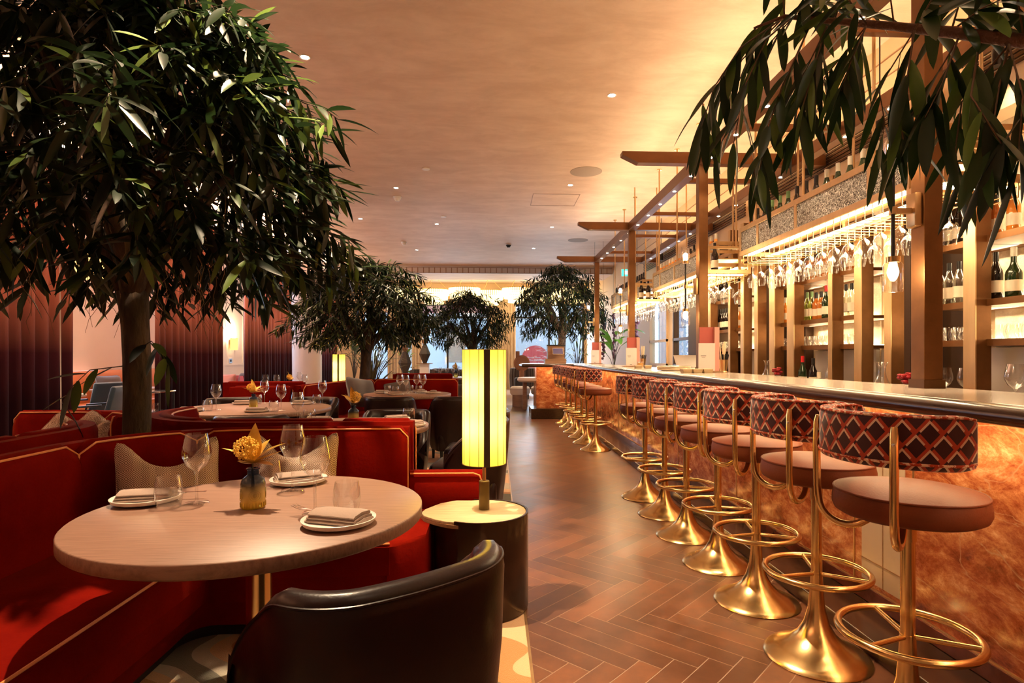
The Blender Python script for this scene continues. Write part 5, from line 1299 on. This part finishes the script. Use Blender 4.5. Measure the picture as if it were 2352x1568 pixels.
def totem(x, y, label, z0):
    t = thing('totem_sculpture', label, 'sculpture', (x, y, 0), group='stacked geometric sculptures')
    MB().bbox(-.12, .12, -.12, .12, 0, z0, .01).build('plinth', M['white'], t); MB().box(-.2, .2, -.14, .14, z0, z0+.02).build('tray', M['wood_mid'], t, smooth=False)
    MB().lathe([(.05, z0+.02), (.15, z0+.26), (.045, z0+.52)], 6).build('faceted_block', M['pot_stone'], t, smooth=False)
    MB().sph((0, 0, z0+.59), .075, 20, 12).build('ball', M['wood_mid'], t)
    MB().lathe([(.001, -.02), (.16, -.02), (.16, .02), (.001, .02)], 30).xf(Matrix.Translation((0, 0, z0+.86)) @ Matrix.Rotation(R(90), 4, 'X')).build('disc', M['wood_mid'], t); MB().cyl(0, 0, z0+.66, z0+.72, .02, 10).build('pin', M['stem'], t)
    return t
totem(-2.05, 13.5, 'dark faceted totem sculpture on a white plinth, nearer of two', .84); totem(-1.85, 15.6, 'totem sculpture with disc and ball in front of the far middle window', 1.05)
o = thing('disc_vase', 'terracotta disc-shaped vase standing before the far right window', 'vase', (.78, 17.2, 0))
MB().bbox(-.2, .2, -.2, .2, 0, .62, .02).build('pedestal', M['pot_stone'], o)
MB().lathe([(.001, -.07), (.20, -.07), (.235, -.03), (.235, .03), (.20, .07), (.001, .07)], 36).xf(Matrix.Translation((0, 0, 1.05)) @ Matrix.Rotation(R(90), 4, 'X')).cyl(0, 0, .62, .86, .075, 16).cyl(-.12, 0, 1.15, 1.40, .06, 14).build('body', mat('terracotta', (.50, .24, .12), .7), o)
o = thing('lounge_table', 'round pale timber table behind the bar end', 'table', (.93, 13.6, 0)); MB().lathe([(.001, .66), (.38, .66), (.42, .70), (.40, .76), (.001, .76)], 40).build('tabletop', mat('pale_top', (.72, .56, .42), .5), o)
for a in (30, 150, 270): MB().bbox(-.05, .05, -.05, .05, 0, .66, .02).xf(Matrix.Translation((.27*math.cos(R(a)), .27*math.sin(R(a)), 0))).build('leg', M['wood_mid'], o)
for k, (x, y) in enumerate(((.62, 14.6), (1.15, 14.7))):
    o = thing('pouf', 'cream upholstered pouf, %s of two by the bar end' % ('left', 'right')[k], 'pouf', (x, y, 0), group='cream poufs'); MB().lathe([(.001, .30), (.22, .30), (.25, .34), (.25, .46), (.21, .50), (.001, .51)], 30).build('cushion', M['label_cream'], o); MB().lathe([(.19, 0), (.19, .30)], 20).build('base', M['wood_mid'], o)
def planter(x, y, label, h=.5, r=.2):
    o = thing('planter', label, 'planter', (x, y, 0)); MB().lathe([(r*.7, 0), (r, .05), (r*1.1, h*.6), (r*.8, h), (r*.7, h), (r*.7, h-.05), (.001, h-.05)], 28).build('pot', M['pot_stone'], o); return o
# sky-blue entrance glow door furniture
# ------------------------------------------------------------------ chandeliers over the far lounge
def chandelier():
    t = thing('chandelier', 'x', 'chandelier', (0, 0, 0), group='tiered crystal chandeliers')
    for rr_, zt, zb, nme in ((.52, 3.58, 3.40, 'upper_tier'), (.46, 3.42, 3.24, 'middle_tier'), (.32, 3.26, 3.10, 'lower_tier')):
        m = MB(); n = 44
        for k in range(n):
            a = 2*PI*k/n; m.tube([(rr_*math.cos(a), rr_*math.sin(a), zt), (rr_*math.cos(a), rr_*math.sin(a), zb)], rr_*.055, 6)
        m.build(nme, M['crystal'], t)
        MB().tube([(rr_*1.02*math.cos(2*PI*k/40), rr_*1.02*math.sin(2*PI*k/40), zt+.01) for k in range(40)], .014, 6, True).build('brass_ring', M['brass'], t)
    for a in (0, 120, 240): MB().tube([(.5*math.cos(R(a)), .5*math.sin(R(a)), 3.58), (.08*math.cos(R(a)), .08*math.sin(R(a)), 4.02)], .005, 6).build('wire', M['brass'], t)
    return t
M['crystal'] = emis('crystal', (1, .70, .28), 2.6)
ch0 = chandelier()
for k, (x, y) in enumerate(((-3.15, 20.3), (-2.15, 20.9), (-1.05, 20.3), (-.2, 21.2), (.78, 20.3), (1.85, 20.9), (2.75, 20.2))):
    lb = '%s crystal chandelier from the left over the far lounge' % ORD[k].replace('nearest', 'first')
    if k == 0: ch0.location = (x, y, 0); ch0['label'] = lb
    else: dup(ch0, (x, y, 0), 0, lb)
    lamp('chandelier_glow', 'POINT', (x, y, 2.95), 12, (1, .74, .42), .3)

# ------------------------------------------------------------------ ceiling fittings
DL = [(-1.69, 5.31), (1.19, 5.94), (-1.56, 9.36), (1.17, 9.09), (-1.17, 11.88), (1.17, 12.05), (-1.95, 14.8), (.95, 14.45), (-3.75, 14.4), (-4.0, 15.3), (-.85, 2.85), (1.19, 2.9), (-2.9, 3.4), (-3.4, 6.2), (.55, .7), (-1.5, .6), (-3.0, 8.0), (-2.6, 11.5)]
for k, (x, y) in enumerate(DL):
    vis = k < 10
    o = thing('downlight', 'recessed ceiling downlight, %s' % ('left row, nearest in view', 'right row, nearest in view', 'left row, second in view', 'right row, second in view', 'left row, third in view', 'right row, third in view', 'left row, fourth in view', 'right row, fourth in view', 'beside the far column, right', 'beside the far column, left', 'straight over the front table', 'over the near bar stools', 'over the short left banquette', 'over the wide round table', 'behind the camera over the aisle', 'behind the camera over the left booth', 'over the straight banquettes', 'left of the third tree')[k], 'downlight', (x, y, 0), group='recessed ceiling downlights')
    MB().lathe([(.030, CZ-.002), (.045, CZ-.006), (.048, CZ-.001), (.044, CZ)], 24).build('trim_ring', M['white'], o)
    MB().lathe([(.001, CZ-.004), (.032, CZ-.004), (.032, CZ-.001)], 20).build('lens', M['down'], o)
    pw = {10: 620, 11: 230, 12: 110, 13: 150, 14: 16, 15: 10}.get(k, 130)
    lamp('beam', 'SPOT', (0, 0, CZ-.03), pw, (1, .74, .47), .025, (0, 0, 0), o, spot_size=R(72 if k == 10 else 56), spot_blend=.35 if k == 10 else .6)
for k, (x, y, r) in enumerate(((-2.58, 8.37, .23), (1.31, 8.42, .23), (1.9, 13.4, .23))):
    o = thing('ceiling_speaker', 'flush round ceiling speaker, %s' % ('left side', 'right side above the aisle', 'far right by the pergola')[k], 'speaker', (x, y, 0), group='round ceiling speakers'); MB().lathe([(.001, CZ-.006), (r-.02, CZ-.006), (r, CZ-.004), (r, CZ)], 48).build('grille', M['speaker_grille'], o)
for k, (x, y) in enumerate(((-1.63, 9.9), (-2.12, 13.8), (.32, 14.0), (-.98, 8.4), (-.98, 11.25))):
    o = thing('smoke_detector' if k != 2 else 'dome_camera', ('white smoke detector left of the aisle', 'second white smoke detector, farther off', 'dark dome camera on the ceiling above the aisle', 'small flat detector above the middle of the room', 'second small flat detector, farther')[k], 'detector' if k != 2 else 'camera', (x, y, 0))
    if k < 3: MB().lathe([(.001, CZ-.075), (.035, CZ-.07), (.042, CZ-.05), (.06, CZ-.035), (.06, CZ)], 28).build('body', M['white'] if k != 2 else M['black'], o); MB().lathe([(.07, CZ-.012), (.07, CZ)], 24).build('mount', M['white'], o)
    else: MB().lathe([(.001, CZ-.012), (.05, CZ-.012), (.055, CZ)], 24).build('body', M['white'], o)
g = MB()
for a in ((.62, 9.6, 1.40, 9.61), (.62, 9.6, .63, 10.35), (1.39, 9.6, 1.40, 10.35), (.62, 10.34, 1.40, 10.35)): g.box(a[0], a[2], a[1], a[3], CZ-.003, CZ)
struct('trim_3', g, M['wood_mid'], smooth=False)
TWIGS = [[(.859, 1.712, 2.259), (.717, 1.688, 2.152), (.633, 1.672, 2.028), (.597, 1.674, 1.915)],
 [(.882, 1.681, 2.254), (.784, 1.665, 2.167), (.712, 1.649, 2.019), (.673, 1.63, 1.85)],
 [(.888, 1.62, 2.182), (.805, 1.604, 2.013), (.749, 1.587, 1.872), (.72, 1.568, 1.757)],
 [(.903, 1.56, 2.148), (.87, 1.561, 2.042), (.828, 1.543, 1.926), (.813, 1.544, 1.845)],
 [(.997, 1.535, 2.137), (.944, 1.518, 2.033), (.912, 1.509, 1.948)],
 [(1.069, 1.452, 2.081), (1.038, 1.433, 1.96), (1.003, 1.415, 1.853), (.999, 1.395, 1.781)],
 [(1.117, 1.369, 2.016), (1.05, 1.333, 1.892), (.994, 1.315, 1.802)],
 [(1.179, 1.296, 1.966), (1.122, 1.259, 1.85), (1.078, 1.231, 1.722), (1.049, 1.212, 1.649)],
 [(1.153, 1.268, 1.95), (1.131, 1.209, 1.808), (1.084, 1.171, 1.655)],
 [(1.14, 1.398, 2.064), (1.158, 1.347, 2.078), (1.202, 1.295, 2.088)],
 [(.997, 1.535, 2.143), (.938, 1.518, 2.195), (.875, 1.511, 2.235)],
 [(1.069, 1.452, 2.081), (1.113, 1.45, 2.159), (1.158, 1.448, 2.226)],
 [(.882, 1.681, 2.241), (.897, 1.66, 2.28), (.935, 1.658, 2.356)],
 [(1.153, 1.348, 1.995), (1.051, 1.252, 1.826), (1.05, 1.172, 1.691)],
 [(.859, 1.712, 2.259), (.803, 1.764, 2.261), (.743, 1.817, 2.165), (.689, 1.82, 2.015), (.668, 1.821, 1.919)]]
# ================================================================== TREES
def leaf(mb, base, d, up, L, w, droop, tint, n=5, fold=.25):
    """a lance-shaped blade with a folded midrib that bends towards the ground"""
    d = Vector(d).normalized(); up = Vector(up); side = d.cross(up)
    if side.length < 1e-4: side = d.cross(Vector((1, 0, 0)))
    side.normalize(); p = Vector(base); vs = [tuple(p)]; st = L/n; fs = []
    P = []
    for i in range(n+1):
        P.append((p.copy(), d.copy()))
        d = (d+Vector((0, 0, -droop/n))).normalized(); p = p+d*st
    vs = []
    for i, (q, dd) in enumerate(P):
        u = i/n; ww = w*.5*(math.sin(PI*min(1, u*.93+.04))**.75)*(1 if u < .98 else .04)*(1.12-.3*u)
        nr = side.cross(dd).normalized(); l = side*ww
        vs += [tuple(q-l+nr*ww*fold), tuple(q), tuple(q+l+nr*ww*fold)]
    for i in range(n):
        a = i*3; fs += [(a, a+1, a+4, a+3), (a+1, a+2, a+5, a+4)]
    mb.add(vs, fs, tint=tint)
def spray(mb, tw, pts, rr, nl, L, w, n=5, twr=.0028, bright=.16, spread=1.1, drop=.32):
    """twig through pts with nl leaves along it"""
    pts = [Vector(p) for p in pts]
    tw.tube(pts, [twr*(1-.5*i/(len(pts)-1)) for i in range(len(pts))], 4)
    for k in range(nl):
        u = .12+.88*k/(nl-1); s = u*(len(pts)-1); i = min(int(s), len(pts)-2); f = s-i
        p = pts[i].lerp(pts[i+1], f); t = (pts[i+1]-pts[i]).normalized()
        a = k*2.4+rr.uniform(-.5, .5); s1 = t.cross(Vector((0, 0, 1)))
        if s1.length < .1: s1 = Vector((1, 0, 0))
        s1.normalize(); s2 = t.cross(s1)
        o = (s1*math.cos(a)+s2*math.sin(a))
        d = (t*.55+o*spread*rr.uniform(.4, 1)+Vector((0, 0, -drop*rr.uniform(.4, 1.2)))).normalized()
        tint = rr.uniform(0, .78) if rr.random() > bright else rr.uniform(.85, 1)
        leaf(mb, p, d, (rr.uniform(-.6, .6), rr.uniform(-.6, .6), 1), L*rr.uniform(.7, 1.15), w*rr.uniform(.8, 1.15), rr.uniform(.0, .6), tint, n)
def big_tree(name, x, y, label, hf, rt_, cz, rh, rv, ntw, nl, L, w, seed, bark='bark', n=5, lean=(0, 0), roots=0, lower=-.75, base_z=0, group='indoor ficus trees', low_sprig=False):
    rr = random.Random(seed); t = thing('indoor_tree', label, 'tree', (x, y, 0), group=group)
    tr = MB(); N_ = 9; pts = []
    for i in range(N_+1):
        u = i/N_; pts.append((lean[0]*u*u+.025*math.sin(u*5+seed), lean[1]*u+.02*math.cos(u*4), base_z+(hf-base_z)*u))
    top = Vector(pts[-1])
    tr.tube(pts, [rt_*(1.25-.3*min(1, i/3)+.12*(i == N_)) for i in range(N_+1)], 18)
    tr.build('trunk', M[bark], t, ang=180)
    lb = MB(); ends = []
    for k in range(9):
        a = 2*PI*k/9+rr.uniform(-.3, .3); e = rr.uniform(.45, .75); zz = cz+rv*rr.uniform(-.35, .45)
        q = Vector((rh*e*math.cos(a), rh*e*math.sin(a), zz)); m = top.lerp(q, .5)+Vector((rr.uniform(-.08, .08), rr.uniform(-.08, .08), .10))
        P = []
        for i in range(9):
            u = i/8; P.append(top*(1-u)**2+m*2*u*(1-u)+q*u*u)
        P[0] = top-Vector((0, 0, .06))
        lb.tube(P, [rt_*.80*(1-.84*i/8) for i in range(9)], 9); ends += P[4:]
    q = Vector((0, 0, cz+rv*.6)); lb.tube([top-Vector((0, 0, .05)), top.lerp(q, .4)+Vector((.05, 0, 0)), q], [rt_*.7, rt_*.45, rt_*.2], 9); ends += [q, top.lerp(q, .6)]
    lb.build('branches', M[bark], t, ang=180)
    fo, tw = MB(), MB()
    for k in range(ntw):
        # points spread over an umbrella-shaped shell
        while True:
            a = rr.uniform(0, 2*PI); zz = rr.uniform(lower, 1)
            q = max(0, 1-zz**1.4)**.72 if zz > 0 else math.sqrt(max(0, 1-(zz*.8)**2))
            lump = 1+.10*math.sin(a*3+seed)+.12*math.sin(a*5+zz*6+seed*2)+.07*math.sin(zz*13+a*2)
            e = rr.uniform(.42, 1.0)**.6
            p = Vector((rh*q*e*lump*math.cos(a), rh*q*e*lump*math.sin(a), cz+rv*zz*(e if zz > 0 else 1)))
            if p.z < CZ-.12: break
        b = min(ends, key=lambda v: (v-p).length)
        out = Vector((math.cos(a), math.sin(a), .35*zz))
        s = b.lerp(p, .55); s.z += .05
        tw_pts = [s, s.lerp(p, .6)+Vector((0, 0, .04)), p, p+out*.11+Vector((0, 0, -.04)), p+out*.19+Vector((0, 0, -.11))]
        if k % 3 == 0: tw.tube([b, b.lerp(s, .5)+Vector((0, 0, .03)), s], .005, 4)
        spray(fo, tw, tw_pts[1:], rr, nl, L, w, n)
    if low_sprig:
        for s_ in low_sprig: spray(fo, tw, s_, rr, 7, L*1.05, w*1.2, 7, bright=.5)
    fo.build('foliage', M['leaf'], t, ang=180, smooth=True); tw.build('twigs', M[bark], t, ang=180)
    if roots:
        R_ = MB()
        for k in range(roots):
            a = rr.uniform(0, 2*PI); r0 = rr.uniform(.2, .75)*rh; p = Vector((r0*math.cos(a), r0*math.sin(a), cz-rv*rr.uniform(.35, .6))); P = [p.copy()]
            for i in range(9): p = p+Vector((rr.uniform(-.035, .035), rr.uniform(-.035, .035), -rr.uniform(.04, .08))); P.append(p.copy())
            R_.tube(P, [.003*(1-.08*i) for i in range(10)], 4)
        R_.build('aerial_roots', M['root'], t, ang=180)
    return t
X1, Y1_ = -1.94, 3.29
big_tree('t', X1, Y1_, 'huge nearest ficus tree with a thick dark trunk at the left', 1.60, .070, 2.40, 1.0, .95, 560, 11, .215, .037, 4, roots=26, lean=(-.03, 0), lower=-.74,
         low_sprig=[[(-.02, -.07, 1.20), (-.12, -.2, 1.18), (-.17, -.25, 1.10), (-.20, -.28, 1.02)], [(.05, -.05, 1.30), (.14, -.12, 1.33), (.2, -.15, 1.28), (.25, -.16, 1.2)]])
big_tree('t', -2.13, 9.75, 'second ficus tree with a rounded crown behind the grey cushions', 1.36, .085, 2.12, 1.02, .78, 640, 11, .17, .029, 9, n=4)
big_tree('t', -.66, 15.0, 'third ficus tree, small-looking, above the yellow lamp shade', 1.40, .08, 2.18, .92, .80, 480, 10, .16, .028, 15, n=3, lean=(.05, 0))
big_tree('t', 1.46, 13.0, 'fourth ficus tree with pale bark at the far end of the bar', 1.72, .085, 2.46, .90, .86, 500, 10, .165, .029, 22, bark='pale_bark', n=3, roots=6)
# the tree whose boughs hang over the near stools
t = thing('indoor_tree', 'ficus bough with large glossy leaves hanging in from the top right over the stools', 'tree', (0, 0, 0), group='indoor ficus trees')
MB().tube([(1.30, .30, 0), (1.29, .32, .6), (1.31, .34, 1.2), (1.28, .40, 1.75)], [.075, .065, .062, .055], 16).build('trunk', M['bark'], t, ang=180)
bo = MB()
bo.tube([(1.28, .40, 1.70), (1.26, .75, 1.86), (1.20, 1.28, 1.965), (1.14, 1.42, 2.06), (1.085, 1.55, 2.147), (.97, 1.64, 2.21), (.86, 1.71, 2.26), (.78, 1.74, 2.24)], [.045, .030, .016, .013, .011, .009, .006, .003], 12)
bo.tube([(1.28, .40, 1.70), (1.5, .1, 2.1), (1.55, -.2, 2.5)], [.045, .03, .015], 10).tube([(1.28, .40, 1.70), (1.0, .1, 2.1), (.8, -.2, 2.5)], [.04, .03, .015], 10)
bo.build('bough', mat('red_bark', (.13, .055, .030), .7, bump=(40, .6)), t, ang=180)
TW = TWIGS
fo, tw = MB(), MB(); rr = random.Random(31)
tw.tube([(1.28, .40, 1.72), (1.26, .75, 1.88), (1.20, 1.28, 1.965), (1.14, 1.42, 2.06), (1.085, 1.55, 2.147), (.97, 1.64, 2.21), (.86, 1.71, 2.26)], .005, 5)
for k, p in enumerate(TW):
    near = p[0][1] < 1.5
    spray(fo, tw, p, rr, (9 if near else 13), .20 if near else .17, .036 if near else .026, 9, .0030, bright=.28, spread=.7, drop=.9)
for k, p in enumerate(TW[:8]):     # a second layer set back a little
    q = [p[0]]+[(x+rr.uniform(-.03, .03)+.03, y+.10+rr.uniform(0, .05), z_+.02) for x, y, z_ in p[1:]]
    spray(fo, tw, q, rr, 10, .17, .027, 8, .0028, bright=.15, spread=.8, drop=1.0)
for k, (s_, e_) in enumerate((((1.26, .75, 1.86), (1.18, .9, 2.2)), ((1.23, 1.0, 1.91), (1.3, 1.15, 2.25)), ((1.20, 1.28, 1.965), (1.12, 1.25, 2.22)), ((1.14, 1.42, 2.06), (1.25, 1.5, 2.25)), ((1.085, 1.55, 2.147), (1.0, 1.5, 2.35)), ((.97, 1.64, 2.21), (1.05, 1.72, 2.40)), ((.86, 1.71, 2.26), (.80, 1.66, 2.42)), ((1.0, .1, 2.1), (.8, .2, 2.5)), ((1.55, -.2, 2.5), (1.6, .1, 2.8)))):
    s_, e_ = Vector(s_), Vector(e_); spray(fo, tw, [s_, s_.lerp(e_, .5)+Vector((.02, .02, .03)), e_, e_+Vector((.05, .03, -.03))], rr, 9, .19, .032, 8, bright=.3, spread=.9, drop=.7)
fo.build('foliage', M['leaf_near'], t, ang=180); tw.build('twigs', M['root'], t, ang=180)

# ------------------------------------------------------------------ smaller plants
def potted(x, y, label, m, seed, L, w, n, h, pot_h=.35, spread=.5, cat='plant', nm='potted_plant', r=.16):
    rr = random.Random(seed); t = thing(nm, label, cat, (x, y, 0))
    MB().lathe([(r*.75, 0), (r, .04), (r*1.1, pot_h), (r*.95, pot_h), (r*.9, pot_h-.04), (.001, pot_h-.04)], 24).build('pot', M['pot_stone'], t)
    f, s = MB(), MB()
    for k in range(n):
        a = 2*PI*k/n*2.4+rr.uniform(-.3, .3); e = rr.uniform(.2, 1); hh = pot_h+(h-pot_h)*rr.uniform(.35, 1)
        p = (spread*e*math.cos(a)*.6, spread*e*math.sin(a)*.6, hh); s.tube([(0, 0, pot_h-.05), (p[0]*.4, p[1]*.4, hh*.6+pot_h*.4), p], .006, 5)
        leaf(f, p, (math.cos(a)*e, math.sin(a)*e, .6), (0, 0, 1), L*rr.uniform(.7, 1.1), w*rr.uniform(.8, 1.1), rr.uniform(.6, 1.6), rr.uniform(.1, 1), 6, .2)
    f.build('foliage', M[m], t, ang=180); s.build('stems', M['stem'], t); return t
potted(2.48, 12.2, 'bright green broad-leaved plant behind the far bar post', 'leaf_bright', 3, .55, .20, 9, 1.75, 1.0, .35)
potted(-2.35, 11.4, 'feathery grey-green plant left of the second tree', 'leaf_fern', 5, .42, .035, 70, 1.55, .5, .75)
potted(-2.2, 14.6, 'slender climbing plant behind the nearer totem', 'leaf_bright', 8, .22, .09, 16, 1.75, .4, .35)
potted(-5.3, 13.7, 'dark palm behind the rose armchair', 'leaf', 12, .4, .04, 26, 1.0, .4, .5)
potted(-4.4, 18.6, 'tall leafy plant in the gap between the plum curtains', 'leaf_fern', 14, .35, .12, 26, 2.3, .5, .5)
potted(-.6, 21.4, 'silvery plant in a dark pot before the far middle window', 'leaf_fern', 18, .35, .05, 40, 1.6, .7, .6, r=.24)
potted(2.2, 21.2, 'silvery bush before the far right window', 'leaf_fern', 19, .35, .05, 60, 1.7, .6, .9, r=.24)
potted(2.5, 17.6, 'palm beyond the end of the bar', 'leaf_bright', 21, .55, .05, 30, 2.2, .5, .6)
M['dried_bloom'] = mat('dried_bloom', (.12, .04, .05), .8)
# strings of dried flowers by the cream wall
for k, (x, y) in enumerate(((2.98, 12.2), (3.05, 12.6), (2.70, 13.3), (2.5, 13.5), (2.32, 13.6))):
    rr = random.Random(k); o = thing('flower_garland', '%s hanging string of dark dried flowers from the right, by the cream wall' % ORD[k].replace('nearest', 'first'), 'garland', (x, y, 0), group='strings of dried flowers')
    MB().cyl(0, 0, 1.15, CZ, .003, 6).build('string', M['stem'], o); f = MB(); z_ = 1.2
    while z_ < 2.35: f.sph((rr.uniform(-.03, .03), rr.uniform(-.03, .03), z_), rr.uniform(.025, .045), 7, 5); z_ += rr.uniform(.03, .07)
    f.build('blooms', M['dried_bloom'], o)
